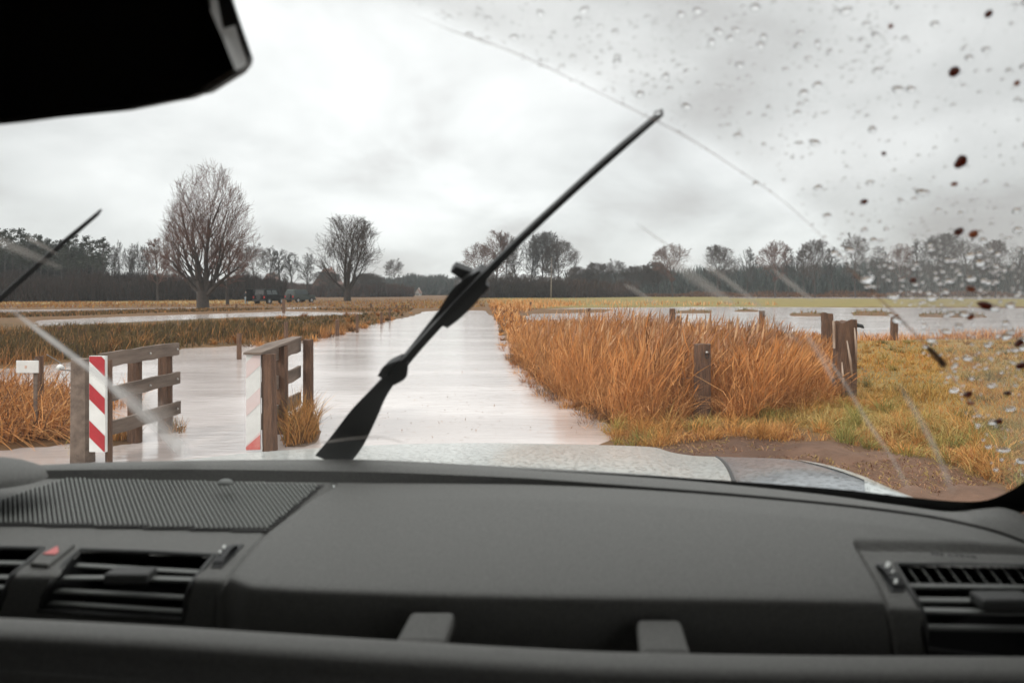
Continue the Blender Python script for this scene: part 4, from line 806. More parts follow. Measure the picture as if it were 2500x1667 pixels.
house(946, 960, 703, 300, 8, M_lime, M_tile, 'tiny pale cottage left of the lane end')
house(1014, 1024, 705, 320, 8, M_lime, M_tile, 'tiny whitish house closest to the lane end')
M_carb = pmat('dark_green_car_paint', (.006, .007, .007), None, .6, Specular_IOR_Level=.15); M_carg = pmat('grey_green_car_paint', (.055, .065, .06), None, .5, Specular_IOR_Level=.25); M_cg = pmat('car_window', (.03, .04, .042), None, .3)
M_lamp = pmat('tail_lamp', (.4, .02, .02), None, .3); M_hub = pmat('wheel_steel', (.3, .3, .3), None, .4)
def vehicle(u, Y, rz, paint_, label, open_door):
    e = empty('offroad_vehicle', (X_(u, Y), Y, 0.05), label, 'car', 'vehicles parked in the left field'); Mr = Matrix.Rotation(rz, 4, 'Z'); e.rotation_euler.z = rz; o0 = Vector(e.location)
    def part(name, V, Fc, mat, parent=e, sm=False):
        me = bpy.data.meshes.new(name); me.from_pydata([tuple(q) for q in V], [], Fc); me.materials.append(mat); o = bpy.data.objects.new(name, me); COL.objects.link(o); o.parent = parent; return o
    # body: side outline extruded; x = width, y = length (front +y)
    prof = [(-2.15, .45), (-2.15, 1.05), (-2.1, 1.25), (-1.95, 1.92), (-1.7, 1.98), (.35, 1.98), (.62, 1.86), (1.0, 1.22), (2.0, 1.14), (2.15, 1.0), (2.2, .55), (1.85, .45)]
    V = [(-.9 if z < 1.3 else -.78, y, z) for y, z in prof]+[(.9 if z < 1.3 else .78, y, z) for y, z in prof]; n = len(prof)
    b = part('body', V, [tuple(range(n))[::-1], tuple(range(n, 2*n))]+[(i, (i+1) % n, (i+1) % n+n, i+n) for i in range(n)], paint_); bevel(b, .07, 3)
    for s in (-1, 1):
        for (y0, y1) in ((-1.75, -.75), (-.6, .45)):
            x0, x1 = s*.905, s*.80; part('side_window', [(x0, y0, 1.28), (x0, y1+.1, 1.28), (x1, y1-.1, 1.84), (x1, y0, 1.84)], [(0, 1, 2, 3)], M_cg)
        for y in (-1.35, 1.35):
            wv_, wf = [], []; tube_vf([(s*.72, y, .42), (s*.98, y, .42)], [.42, .42], 18, wv_, wf); wh = part('wheel', wv_, wf, M_rubber); hv, hf_ = [], []; tube_vf([(s*.97, y, .42), (s*1.0, y, .42)], [.22, .18], 12, hv, hf_); part('rim', hv, hf_, M_hub, wh)
        lv_, lf = [], []; box_vf((s*.78, -2.2, .95), (.16, .08, .28), lv_, lf); part('tail_light', lv_, lf, M_lamp)
        lv_, lf = [], []; box_vf((s*.68, 2.2, .85), (.26, .08, .22), lv_, lf); part('headlight', lv_, lf, M_signw)
        lv_, lf = [], []; box_vf((s*1.02, .75, 1.35), (.2, .1, .2), lv_, lf); part('wing_mirror', lv_, lf, M_rubber)
    part('rear_window', [(-.66, -2.13, 1.22), (.66, -2.13, 1.22), (.6, -1.99, 1.84), (-.6, -1.99, 1.84)], [(0, 1, 2, 3)], M_black if open_door else M_cg)
    part('windscreen', [(-.72, 1.01, 1.26), (.72, 1.01, 1.26), (.66, .66, 1.84), (-.66, .66, 1.84)], [(0, 1, 2, 3)], M_cg)
    bv, bf = [], []; box_vf((0, -2.25, .55), (1.75, .18, .22), bv, bf); bevel(part('bumper', bv, bf, M_rubber), .03); bv, bf = [], []; box_vf((0, 2.28, .55), (1.75, .18, .22), bv, bf); bevel(part('bumper', bv, bf, M_rubber), .03)
    sv, sf = [], []; tube_vf([(0.1, -2.42, 1.0), (0.1, -2.2, 1.0)], [.37, .37], 18, sv, sf); part('spare_wheel', sv, sf, M_rubber)
    if open_door:
        dv, df = [], []; box_vf((-1.15, -2.5, 1.18), (.1, .85, 1.45), dv, df, Matrix.Rotation(-.5, 3, 'Z')); part('open_rear_door', dv, df, paint_)
    return e
vehicle(657, 93, -.27, M_carb, 'near black off-road car with its rear door open, beside the walking person', True)
vehicle(733, 106, -.5, M_carg, 'grey-green off-road car parked to the right of the black one', False)
# walking person
M_skin = pmat('skin', (.45, .28, .2), None, .6); M_jkt = pmat('dark_jacket', (.02, .024, .03), None, .9); M_jean = pmat('light_blue_jeans', (.30, .40, .46), None, .9); M_hair = pmat('brown_hair', (.06, .035, .02), None, .8)
def skin_chain(name, joints, edges, rad, mat, parent):
    me = bpy.data.meshes.new(name); me.from_pydata(joints, edges, []); me.materials.append(mat); o = bpy.data.objects.new(name, me); COL.objects.link(o); o.parent = parent
    sk = o.modifiers.new('skin', 'SKIN'); sk.use_smooth_shade = True
    for i, rr in enumerate(rad): me.skin_vertices[0].data[i].radius = (rr, rr*.85)
    me.skin_vertices[0].data[0].use_root = True
    ss = o.modifiers.new('sub', 'SUBSURF'); ss.levels = 1; ss.render_levels = 1; return o
Yp = 92; pe = empty('person', (X_(601, Yp), Yp, 0.04), 'person in dark jacket and light blue jeans walking beside the black off-road car', 'person')
J = [(0, 0, .95), (0, 0, 1.2), (0, .01, 1.42), (0, .01, 1.52), (0, 0, 1.62), (0, 0, 1.70), (.19, 0, 1.40), (.25, .03, 1.15), (.24, -.06, .92), (.24, -.08, .82), (-.19, 0, 1.40), (-.25, -.03, 1.15), (-.25, .04, .92), (-.25, .06, .82),
     (.09, 0, .88), (.11, .10, .48), (.12, .06, .08), (.13, -.08, .03), (-.09, 0, .88), (-.11, -.06, .48), (-.12, .12, .08), (-.13, 0, .03)]
E = [(0, 1), (1, 2), (2, 3), (3, 4), (4, 5), (2, 6), (6, 7), (7, 8), (8, 9), (2, 10), (10, 11), (11, 12), (12, 13), (0, 14), (14, 15), (15, 16), (16, 17), (0, 18), (18, 19), (19, 20), (20, 21)]
skin_chain('body', J, E, [.13, .13, .12, .06, .10, .085, .06, .045, .035, .035, .06, .045, .035, .035, .085, .06, .045, .04, .085, .06, .045, .04], M_skin, pe)
skin_chain('jacket', [J[0], J[1], J[2], (0, 0, 1.5), J[6], J[7], J[8], J[10], J[11], J[12]], [(0, 1), (1, 2), (2, 3), (2, 4), (4, 5), (5, 6), (2, 7), (7, 8), (8, 9)], [.17, .17, .16, .09, .09, .07, .055, .09, .07, .055], M_jkt, pe)
skin_chain('jeans', [J[0], J[14], J[15], J[16], J[18], J[19], J[20]], [(0, 1), (1, 2), (2, 3), (0, 4), (4, 5), (5, 6)], [.15, .105, .08, .065, .105, .08, .065], M_jean, pe)
skin_chain('hair', [(0, -.02, 1.68), (0, .02, 1.73)], [(0, 1)], [.095, .06], M_hair, pe)

# ================================================================ the car we sit in
car = empty('offroad_car', (-.38, .9, .5), 'white off-road car seen from its passenger seat: dashboard, wet windscreen and bonnet', 'car')
def yb(x): return .95-.156*(x+.38)**2
def drop0(x): return .2225+.012*((x+.38)/.98)**2
CT, ST = .643, .766
def glass_xt(x, t): return np.array((x, yb(x)-CT*t, H-drop0(x)+ST*t))
def glass_px(u, v, off=0.0):
    """point where the sight line through (u,v) meets the windscreen, moved along its outward normal"""
    lo, hi = .15, 1.3
    for _ in range(40):
        Y = (lo+hi)/2; x = (u-U0)/F*Y; z = H-(v-V0)/F*Y; t_ = (yb(x)-Y)/CT; zg = H-drop0(x)+ST*t_
        if z > zg+0 and False: pass
        # outside the glass when above it
        if (z-zg) > 0: hi = Y
        else: lo = Y
        if v > 1600: break
    Y = (lo+hi)/2; x = (u-U0)/F*Y; p = np.array((x, Y, H-(v-V0)/F*Y)); return p+gn(x)*off
def gn(x):
    n = np.array((.312*(x+.38)*.8, ST, CT)); return n/np.linalg.norm(n)
def glass_px(u, v, off=0.0):
    # sight line: x=a Y, z=H-b Y ; glass: z = H-drop0(x)+ST/CT*(yb(x)-Y)
    a, b = (u-U0)/F, (v-V0)/F; Y = .8
    f = lambda Y: (-b*Y)-(-drop0(a*Y)+ST/CT*(yb(a*Y)-Y))
    lo, hi = .05, 1.6
    for _ in range(45):
        Y = (lo+hi)/2
        if f(Y) > 0: hi = Y
        else: lo = Y
    return np.array((a*Y, Y, H-b*Y))+gn(a*Y)*off
# ---- windscreen pane
m, t, b = newmat('windscreen_glass'); t.nodes.remove(b)
tr = t.nodes.new('ShaderNodeBsdfTransparent'); tr.inputs[0].default_value = (.975, .985, .98, 1); gl = t.nodes.new('ShaderNodeBsdfGlossy'); gl.inputs['Roughness'].default_value = .02
fr = t.nodes.new('ShaderNodeFresnel'); fr.inputs[0].default_value = 1.25; mx = t.nodes.new('ShaderNodeMixShader'); t.links.new(fr.outputs[0], mx.inputs[0]); t.links.new(tr.outputs[0], mx.inputs[1]); t.links.new(gl.outputs[0], mx.inputs[2])
df = t.nodes.new('ShaderNodeBsdfTranslucent'); df.inputs[0].default_value = (.8, .78, .76, 1); mx2 = t.nodes.new('ShaderNodeMixShader'); tc = t.nodes.new('ShaderNodeTexCoord'); n = t.nodes.new('ShaderNodeTexNoise'); n.inputs['Scale'].default_value = 4; t.links.new(tc.outputs['Object'], n.inputs['Vector'])
t.links.new(mth(t, 'MULTIPLY', n.outputs['Fac'], .018), mx2.inputs[0]); t.links.new(mx.outputs[0], mx2.inputs[1]); t.links.new(df.outputs[0], mx2.inputs[2]); t.links.new(mx2.outputs[0], t.nodes['Material Output'].inputs[0])
M_ws = m
pane = loft('windscreen', [[tuple(glass_xt(x, t_)) for x in np.linspace(-1.28, .62, 40)] for t_ in np.linspace(-.05, .74, 20)], M_ws, car)
# ---- black edge band of the screen
I_ = [(-500, 1160), (-200, 1146), (50, 1137), (250, 1130), (500, 1125.5), (820, 1123), (1200, 1136), (1600, 1155), (2000, 1183), (2200, 1204), (2330, 1216), (2400, 1214), (2452, 1196), (2500, 1165), (2545, 1110), (2590, 980), (2640, 700), (2650, 300)]
O_ = [(-500, 1166), (-200, 1151), (50, 1141), (250, 1134), (500, 1130), (820, 1129), (1200, 1144), (1600, 1168), (2000, 1207), (2200, 1236), (2345, 1254), (2430, 1252), (2500, 1228), (2560, 1185), (2620, 1110), (2690, 960), (2750, 700), (2760, 300)]
ic, oc = crv(I_, 8), crv(O_, 8)
loft('window_seal', [[tuple(glass_px(q[0], q[1], -.004)) for q in ic], [tuple(glass_px((q[0]+w_[0])/2, (q[1]+w_[1])/2, -.012)) for q, w_ in zip(ic, oc)], [tuple(glass_px(q[0], q[1], -.010)) for q in oc]], M_rubber, car)
# ---- dashboard surface
LD = [(-600, 1175), (-200, 1156), (50, 1149), (400, 1146), (820, 1151), (1250, 1166), (1471, 1181), (1900, 1215), (2250, 1255), (2420, 1292), (2560, 1345), (2750, 1440)]
MD_ = [(-600, 1190), (-200, 1174), (50, 1168), (400, 1173), (820, 1178), (1250, 1182), (1471, 1190), (1900, 1221), (2250, 1261), (2420, 1298), (2560, 1351), (2750, 1446)]
TT = [(-600, 1388), (0, 1398), (300, 1404), (540, 1412), (620, 1438), (900, 1452), (1250, 1462), (2100, 1474), (2300, 1482), (2800, 1490)]
def Yled(u): v = spl(LD, u); return .2275*F/(v-V0) if u < 2250 else .2275*F/(spl(LD, 2250)-V0)-(u-2250)*.00022
def Ysurf(u, v):
    vM = spl(MD_, u); vT = spl(TT, u); YM = Yled(u)-.006; DM = (vM-V0)/F*YM
    s = (v-vM)/(vT-vM); YT_ = .252*F/(vT-V0); D = DM+(.252-DM)*s if s < 1 else .252+(s-1)*.01
    top = D*F/(v-V0)
    if u > 2400 and s < 1: kb = min((u-2400)/250, 1); top = top*(1-kb)+kb*(YM+(YT_-YM)*min(max(s, 0), 1)**.8)
    face = YT_-.004+max(v-vT, 0)*.00012; k = .010; dd = top-face
    return .5*(top+face+math.sqrt(dd*dd+k*k)) - .5*k*.3
def SP(u, v, up=0.0):
    Y = Ysurf(u, v); p = np.array(P(u, v, Y))
    if up:
        q1 = np.array(P(u+4, v, Ysurf(u+4, v))); q2 = np.array(P(u, v+4, Ysurf(u, v+4))); n_ = np.cross(q2-p, q1-p); n_ /= np.linalg.norm(n_)
        if np.dot(n_, np.array((0, 0, H))-p) < 0: n_ = -n_
        p = p+n_*up
    return p
PASS = [(815, 1165), (815, 1184), (740, 1235), (650, 1303), (600, 1360), (560, 1410), (535, 1450), (527, 1530), (520, 1700), (2190, 1700), (2178, 1560), (2165, 1480), (2140, 1425), (2110, 1375), (2090, 1337), (2300, 1341), (2600, 1350), (2900, 1356), (2900, 1100), (815, 1100)]
VENT_M = [(197, 1343), (360, 1349), (523, 1357), (500, 1385), (470, 1422), (456, 1455), (447, 1512), (260, 1500), (95, 1487), (108, 1452), (128, 1420), (160, 1376)]
VENT_L = [(-240, 1334), (105, 1340), (72, 1370), (30, 1405), (10, 1450), (0, 1482), (-240, 1476)]
VENT_R = [(2187, 1379), (2700, 1385), (2720, 1640), (2262, 1585), (2258, 1530), (2245, 1478), (2215, 1430)]
us_ = np.arange(-520, 2780, 5.0); NV = 96
rows = []; hole = {}
vfr = np.linspace(0, 1, NV)
UU = np.repeat(us_[None], NV, 0); VV = np.array([[spl(MD_, u)+.5+(1680-spl(MD_, u))*f for u in us_] for f in vfr])
sdp = sdf(UU, VV, PASS); raised = 1/(1+np.exp(-sdp/3.0))*np.clip((VV-VV[0:1])/45, 0, 1); groove = np.exp(-(sdp/5.0)**2)
pts = []
for i in range(NV):
    for j, u in enumerate(us_):
        p_ = SP(u, VV[i, j]); p_[2] += raised[i, j]*.005-groove[i, j]*.006; p_[1] -= raised[i, j]*.002; pts.append(tuple(p_))
inh = inpoly(UU, VV, VENT_M) | inpoly(UU, VV, VENT_L) | inpoly(UU, VV, VENT_R); nj = len(us_); Fc = []
for i in range(NV-1):
    for j in range(nj-1):
        if inh[i, j] and inh[i+1, j] and inh[i, j+1] and inh[i+1, j+1]: continue
        Fc.append((i*nj+j, (i+1)*nj+j, (i+1)*nj+j+1, i*nj+j+1))
dash = mk('dashboard', pts, Fc, M_dash, car, True)
# defroster ledge between the glass and the dashboard
lrows = []
for k_, f in enumerate((-.25, 0, .35, .7, .93, 1.0, 1.0, 1.05)):
    row = []
    for u in np.arange(-560, 2780, 15.0):
        vO = spl([(q[0], q[1]) for q in O_[:12]]+[(2560, 1300), (2800, 1420)], u)-2; vL = spl(LD, u); YL = Yled(u); YO = min(glass_px(u, vO)[1]-.006, YL+.09) if u < 2380 else YL+.03
        if k_ < 6: Y = YO+(YL-YO)*f; v = vO+(vL-vO)*f; p_ = np.array(P(u, v, Y)); p_[2] += (.0025*math.sin(max(f, 0)*math.pi) if f > 0 else 0)
        elif k_ == 6: p_ = np.array(P(u, spl(MD_, u)-1, YL+.003)); p_[2] += .001
        else: p_ = np.array(P(u, spl(MD_, u)+3, YL-.010)); p_[2] -= .002
        row.append(tuple(p_))
    lrows.append(row)
led = loft('defroster_ledge', lrows, M_dash, dash)
# binnacle corner at the far left, small sun sensor
def dome(name, c, rx, ry, rz, mat, parent):
    V, Fc = [], []; n, k = 20, 8
    for i in range(k+1):
        a = math.pi/2*i/k
        for j in range(n): V.append((c[0]+rx*math.cos(a)*math.cos(2*math.pi*j/n), c[1]+ry*math.cos(a)*math.sin(2*math.pi*j/n), c[2]+rz*math.sin(a)))
    for i in range(k):
        for j in range(n): Fc.append((i*n+j, i*n+(j+1) % n, (i+1)*n+(j+1) % n, (i+1)*n+j))
    return mk(name, V, Fc, mat, parent, True)
dome('instrument_hood', P(-60, 1172, .80), .075, .05, .024, M_dash, dash)
dome('sun_sensor', P(550, 1181, .845), .0095, .008, .006, M_slat, dash)
# ribbed speaker grille
GRL = [(-330, 1290), (-140, 1275), (0, 1226), (80, 1196), (165, 1171), (400, 1177), (790, 1186), (730, 1236), (652, 1301), (300, 1291), (0, 1284), (-330, 1282)]
def tri_px(poly, up): return [tuple(SP(u, v, up)) for u, v in poly]
gu = np.arange(-330, 830, 8.0); V, Fc = [], []; gi = {}
for i, v in enumerate(np.arange(1168, 1306, 3.0)):
    for j, u in enumerate(gu): gi[(i, j)] = (u, v)
V = []; vid = {}
for (i, j), (u, v) in gi.items():
    if (i+1, j+1) in gi and inpoly(np.array([u+4.]), np.array([v+1.5]), GRL)[0] and v > spl(MD_, u)+2:
        f_ = []
        for q in ((i, j), (i+1, j), (i+1, j+1), (i, j+1)):
            if q not in vid: vid[q] = len(V); V.append(tuple(SP(gi[q][0], gi[q][1], .0018)))
            f_.append(vid[q])
        Fc.append(tuple(f_))
nbase = len(Fc)
for ub in np.arange(-330, 960, 12.3):
    seg = []
    for s in np.linspace(0, 1, 40):
        v = 1296-(1296-1166)*s; u = ub*(1.155-.155*0)/1.155*(1-s)+ub/1.155*s+(0)
        if inpoly(np.array([u]), np.array([v]), GRL)[0] and v > spl(MD_, u)+3: seg.append((u, v))
    if len(seg) < 3: continue
    n0 = len(V)
    for (u, v) in seg:
        w_ = 2.6*(.65+.35*(v-1166)/130); 
        V += [tuple(SP(u-w_, v, .0018)), tuple(SP(u-w_*.55, v, .0042)), tuple(SP(u+w_*.55, v, .0042)), tuple(SP(u+w_, v, .0018))]
    for i in range(len(seg)-1):
        for k in range(3): Fc.append((n0+i*4+k, n0+i*4+k+1, n0+(i+1)*4+k+1, n0+(i+1)*4+k))
grl = mk('speaker_grille', V, Fc, [M_gapshade, M_rib], dash, False)
for i_ in range(nbase, len(Fc)): grl.data.polygons[i_].material_index = 1
rim = [tuple(SP(u, v, .002)) for u, v in GRL[:9]]+[tuple(SP(u, v, .002)) for u, v in GRL[9:]]
def on_dash(name, poly, up, thick, mat, parent, smooth=False):
    top = [tuple(SP(u, v, up)) for u, v in poly]; bot = [tuple(SP(u, v, up-thick)) for u, v in poly]; n = len(poly)
    return mk(name, top+bot, [tuple(range(n)), tuple(range(n, 2*n))[::-1]]+[(i, i+n, (i+1) % n+n, (i+1) % n) for i in range(n)], mat, parent, smooth)
# air vents
def vent(poly, slats, knob, label, fins=None):
    e = empty('air_vent', tuple(SP(*poly[0])), None, None); e.parent = car; e.location = Vector(SP(*poly[0]))-Vector(worldloc(car))
    r0 = [SP(u, v, -.0005) for u, v in poly]; n = len(poly); cen = sum(r0)/n; dv = np.array((0, .055, -.03))
    r1 = [cen+(q-cen)*.96+dv for q in r0]; mk('duct', [tuple(q) for q in r0+r1], [(i, (i+1) % n, (i+1) % n+n, i+n) for i in range(n)]+[tuple(range(n, 2*n))], M_black, e)
    tube('vent_frame', [tuple(SP(u, v, .0005)) for u, v in poly], .0026, 6, M_dashd, e, closed=True)
    for k, (a, b_) in enumerate(slats):
        V = []
        for (u, v) in (a, ((a[0]+b_[0])/2, (a[1]+b_[1])/2), b_):
            p_ = SP(u, v, -.006 if k else -.005); V += [tuple(p_), tuple(p_+np.array((0, .006, .0006))), tuple(p_+np.array((0, .006, -.0014))), tuple(p_+np.array((0, 0, -.0022)))]
        mk('slat', V, [(0, 3, 2, 1)]+[(4*s+i, 4*s+(i+1) % 4, 4*s+4+(i+1) % 4, 4*s+4+i) for s in range(2) for i in range(4)]+[(8, 9, 10, 11)], M_slat, e)
    if knob:
        (u0, v0), (u1, v1) = knob; V, Fc = [], []; p0, p1 = SP(u0, v0, .004), SP(u1, v1, .004); c = (p0+p1)/2; box_vf(c+np.array((0, .008, -.004)), (abs(p1[0]-p0[0]), .02, .010), V, Fc); bevel(mk('knob', V, Fc, M_dashd, e), .0025)
    if fins is not None:
        V, Fc = [], []
        for u in fins:
            q = SP(u, 1402, -.004); n0 = len(V); V += [tuple(q+np.array((-.001, 0, -.006))), tuple(q+np.array((.001, 0, -.006))), tuple(q+np.array((-.003, .016, .006))), tuple(q+np.array((-.005, .016, .006)))]; Fc.append((n0, n0+1, n0+2, n0+3))
        mk('fins', V, Fc, M_slat, e)
    return e
vent(VENT_M, [((182, 1368), (497, 1386)), ((142, 1405), (468, 1424)), ((120, 1453), (452, 1471)), ((104, 1484), (446, 1506))], ((262, 1402), (362, 1412)), '')
vent(VENT_L, [((-240, 1358), (70, 1364)), ((-240, 1396), (30, 1400)), ((-240, 1440), (8, 1446))], None, '')
vent(VENT_R, [((2220, 1418), (2700, 1425)), ((2240, 1450), (2700, 1456)), ((2256, 1487), (2700, 1494)), ((2264, 1545), (2700, 1552))], ((2394, 1472), (2530, 1476)), '', fins=np.arange(2216, 2700, 33.5))
# hazard switch, thumb wheels, printed words
hz = on_dash('hazard_switch', [(73, 1384), (142, 1331), (184, 1336), (119, 1388)], .0045, .006, M_dash, car); bevel(hz, .0015)
on_dash('warning_triangle', [(105, 1364), (141, 1344), (144, 1358), (136, 1365)], .0052, .0006, M_hazard, hz)
def wheel(slot, glints, a, b_, name='thumb_wheel'):
    o = on_dash(name, slot, .0012, .001, M_black, car)
    V, Fc = [], []; A, B = SP(*a, .0005), SP(*b_, .0005); n = 16; ax = np.array((1., 0, 0)); c = (A+B)/2; ln_ = np.linalg.norm(B-A)/2; d = (B-A)/np.linalg.norm(B-A); up = np.cross(ax, d); up /= np.linalg.norm(up); up = up if up[2] > 0 else -up
    for i in range(n+1):
        th = math.pi*i/n; q = c-d*math.cos(th)*ln_+up*math.sin(th)*.006*(1+(.12 if i % 2 else 0)); V += [tuple(q-ax*.0045), tuple(q+ax*.0045)]
    for i in range(n): Fc.append((2*i, 2*i+1, 2*i+3, 2*i+2))
    mk('ridged_wheel', V, Fc, M_rubber, o)
    for (u, v, w_) in glints: on_dash('mark_glint', [(u-w_, v+w_*.8), (u+w_*.4, v+w_), (u+w_, v-w_*.6), (u-w_*.3, v-w_)], .0078, .0008, M_markglint, o)  # pale chips: painted ridge highlights on left wheel, white marks on right
wheel([(566, 1331), (596, 1331), (542, 1387), (514, 1387)], [(548, 1353, 5), (538, 1365, 4)], (570, 1338), (530, 1382))
wheel([(2138, 1379), (2172, 1380), (2208, 1444), (2174, 1445)], [(2166, 1397, 8), (2178, 1414, 4), (2185, 1438, 6)], (2150, 1386), (2196, 1440))
fc = bpy.data.curves.new('airbag_lettering', 'FONT'); fc.body = 'SRS AIRBAG'; fc.size = .0062; fc.align_x = 'CENTER'; fc.extrude = .0002; fc.space_character = 1.15
fo = bpy.data.objects.new('airbag_lettering', fc); COL.objects.link(fo); q = SP(2330, 1369, .0045); q2 = SP(2360, 1371, .0045); q3 = SP(2330, 1363, .0045)
fo.parent = car; fo.location = Vector(q)-worldloc(car); X1 = Vector(q2-q).normalized(); Y1 = Vector(q3-q); Y1 = (Y1-X1*Y1.dot(X1)).normalized(); Z1 = X1.cross(Y1)
fo.rotation_euler = Matrix((X1, Y1, Z1)).transposed().to_euler(); fc.materials.append(M_black); 
bpy.context.view_layer.update(); tm = bpy.data.meshes.new_from_object(fo.evaluated_get(bpy.context.evaluated_depsgraph_get())); f2 = bpy.data.objects.new('airbag_lettering', tm); COL.objects.link(f2); f2.parent = car; f2.location = fo.location; f2.rotation_euler = fo.rotation_euler; bpy.data.objects.remove(fo); f2.name = 'airbag_lettering'; tm.materials.clear(); tm.materials.append(M_black)
# grab ledge along the bottom, recess and its two brackets
GB = [(-600, 1488), (-200, 1500), (0, 1507), (400, 1527), (700, 1546), (1000, 1564), (1300, 1581), (1500, 1590), (2000, 1599), (2500, 1602), (2800, 1604)]
gr = []
for dvv, Y, dz in ((0, .545, -.09), (0, .540, -.03), (0, .534, -.006), (0, .530, 0), (15, .5195, .0), (30, .511, 0), (44, .506, 0), (62, .503, 0), (90, .503, 0), (128, .505, 0), (140, .502, 0), (152, .500, 0), (205, .504, 0), (420, .51, 0)):
    row = []
    for u in np.arange(-700, 2900, 30.0):
        v = spl(GB, u)+dvv*(1-.12*max(0, (1000-u))/1000); p_ = np.array(P(u, v, Y)); p_[2] += dz; row.append(tuple(p_))
    gr.append(row)
loft('grab_ledge', gr, M_dash, car)
for (tl, tr_, br, bl, nm) in (((1003, 1490), (1112, 1490), (1086, 1566), (962, 1566), 'ledge_bracket'), ((1553, 1508), (1662, 1508), (1688, 1592), (1562, 1592), 'ledge_bracket')):
    top = [P(*tl, .578), P(*tr_, .578), P(*br, .540), P(*bl, .540)]; bot = [(a, b_, c-.014) for a, b_, c in top]
    bevel(mk(nm, top+bot, [(0, 1, 2, 3), (7, 6, 5, 4), (0, 4, 5, 1), (1, 5, 6, 2), (2, 6, 7, 3), (3, 7, 4, 0)], M_dash, car), .004)
# ---- rear view mirror
MP = [(-860, 300), (-860, -120), (520, -140), (548, -60), (566, 0), (586, 60), (606, 118), (612, 136), (608, 152), (592, 168), (556, 190), (520, 212), (505, 221), (480, 226), (460, 235), (400, 246), (330, 260), (290, 268), (200, 277), (100, 287), (0, 300), (-200, 314), (-500, 326)]
me_ = empty('rear_view_mirror', (0, 0, 0), None, None); me_.parent = car; me_.location = Vector((-.38, .48, 1.72))-worldloc(car)
n = len(MP); fr_ = [P(u, v+(5 if v > 160 else 0), .480) for u, v in MP]; cM = np.array(fr_).mean(0); md_ = [tuple(cM+(np.array(q)-cM)*.95+np.array((0, .018, .004))) for q in fr_]; bk = [tuple(cM+(np.array(q)-cM)*.75+np.array((0, .045, .012))) for q in fr_]
mk('mirror_housing', fr_+md_+bk, [(i, (i+1) % n, (i+1) % n+n, i+n) for i in range(n)]+[(i+n, (i+1) % n+n, (i+1) % n+2*n, i+2*n) for i in range(n)]+[tuple(range(2*n, 3*n))]+[tuple(range(n))[::-1]], M_rubber, me_, False)
MG = [(-845, 285), (-845, -120), (480, -140), (500, 0), (542, 90), (574, 168), (530, 196), (490, 216), (455, 230), (330, 252), (200, 269), (0, 290), (-300, 308)]
mk('mirror_glass', [P(u, v, .4785) for u, v in MG], [tuple(range(len(MG)))], M_mirrorg, me_)
RP = [(497, -60), (518, -60), (520, 0), (543, 72), (572, 62), (578, 80), (600, 140), (599, 156), (586, 166), (574, 170), (548, 105), (515, 30)]
rp_f = [P(u, v, .452+.024*min(max((u-(497+.46*v))/26, 0), 1)) for u, v in RP]; rp_b = [(a, b_+.002, c) for a, b_, c in rp_f]; n = len(RP)
# the rim faces a little upward and forward to the side, so it catches the windscreen light
mk('mirror_rim', rp_f+rp_b, [tuple(range(n)), tuple(range(n, 2*n))[::-1]]+[(i, i+n, (i+1) % n+n, (i+1) % n) for i in range(n)], M_rimgrey, me_)
mk('lower_lip', [P(488, 223, .477), P(500, 218, .477), P(578, 171, .477), P(574, 168, .477)], [(0, 1, 2, 3)], M_rimgrey, me_)
tube('mirror_stem', [(-.37, .50, 1.83), (-.36, .53, 1.90), (-.35, .50, 1.94)], .012, 10, M_rubber, me_)
# ---- bonnet and wing
VS = [(-800, 1190), (-300, 1150), (0, 1143), (300, 1132), (450, 1122), (600, 1106), (800, 1092), (1000, 1083.5), (1180, 1081), (1400, 1084.5), (1560, 1089), (1600, 1092), (1640, 1104), (1700, 1112.5), (1750, 1114.5), (1900, 1119), (2000, 1133), (2100, 1162), (2180, 1199), (2260, 1245), (2340, 1300)]
XR = .585
def Yf(u): return min(2.1, XR*F/max(u-U0, 1)) if u > 1400 else 2.1
def hoodpt(u, s):
    """s=0 rear (under the screen) ... 1 silhouette ... 2 front face"""
    vs = spl(VS, u); Yq = Yf(u); vr = 714+ (drop0((u-U0)/F*.95)+.035)*F/1.0
    Yr = min(.93, Yq-.02)
    if s <= 1:
        zr = H-.287; zs = H-(vs-V0)/F*Yq; Y = Yr+(Yq-Yr)*s; x = (u-U0)/F*Y; z = zr+(zs-zr)*s+.012*math.sin(s*math.pi); return (x, Y, z)
    x, y, z = (u-U0)/F*Yq, Yq, H-(vs-V0)/F*Yq; q = s-1; out = .05*math.sin(q*math.pi/2)
    if u > 1745: return (x+out, y+out*.3, z-.02*q-.45*q**2)
    return (x, y+.12*math.sin(q*math.pi/2), z-.035*q-.45*q**2)
ss = list(np.linspace(0, 1, 22))+[1.1, 1.25, 1.5, 1.75, 2]
hu = [u for u in np.arange(183, 1748, 12.0)]
def hu_s(u, s):     # the panel gap slants outwards towards the screen
    return u+(62*(1-min(s, 1)))*min(max((u-1500)/248, 0), 1) if u <= 1748 else u+62*(1-min(s, 1))*max(0, 1-(u-1748)/400)
loft('bonnet', [[hoodpt(hu_s(u, s), s) for u in hu+[1746]] for s in ss], M_bonnet, car)
def uB(s): return 1945+min(1, (1-min(s, 1))*3.2)*165
loft('wing_panel', [[hoodpt(hu_s(1752+(uB(s)-1752)*q, s), s) for q in np.linspace(0, 1, 26)] for s in ss[:22]], M_wing, car)
loft('wing', [[hoodpt(hu_s(u, s), s) for u in np.arange(1752, 2345, 8.0)] for s in ss[21:]], M_bonnet, car)
loft('wing_edge', [[tuple(np.array(hoodpt(hu_s(uB(s)-2+(2345-uB(s))*q, s), s))+np.array((0, 0, .002))) for q in np.linspace(0, 1, 40)] for s in ss[:22]], M_bonnet, car)
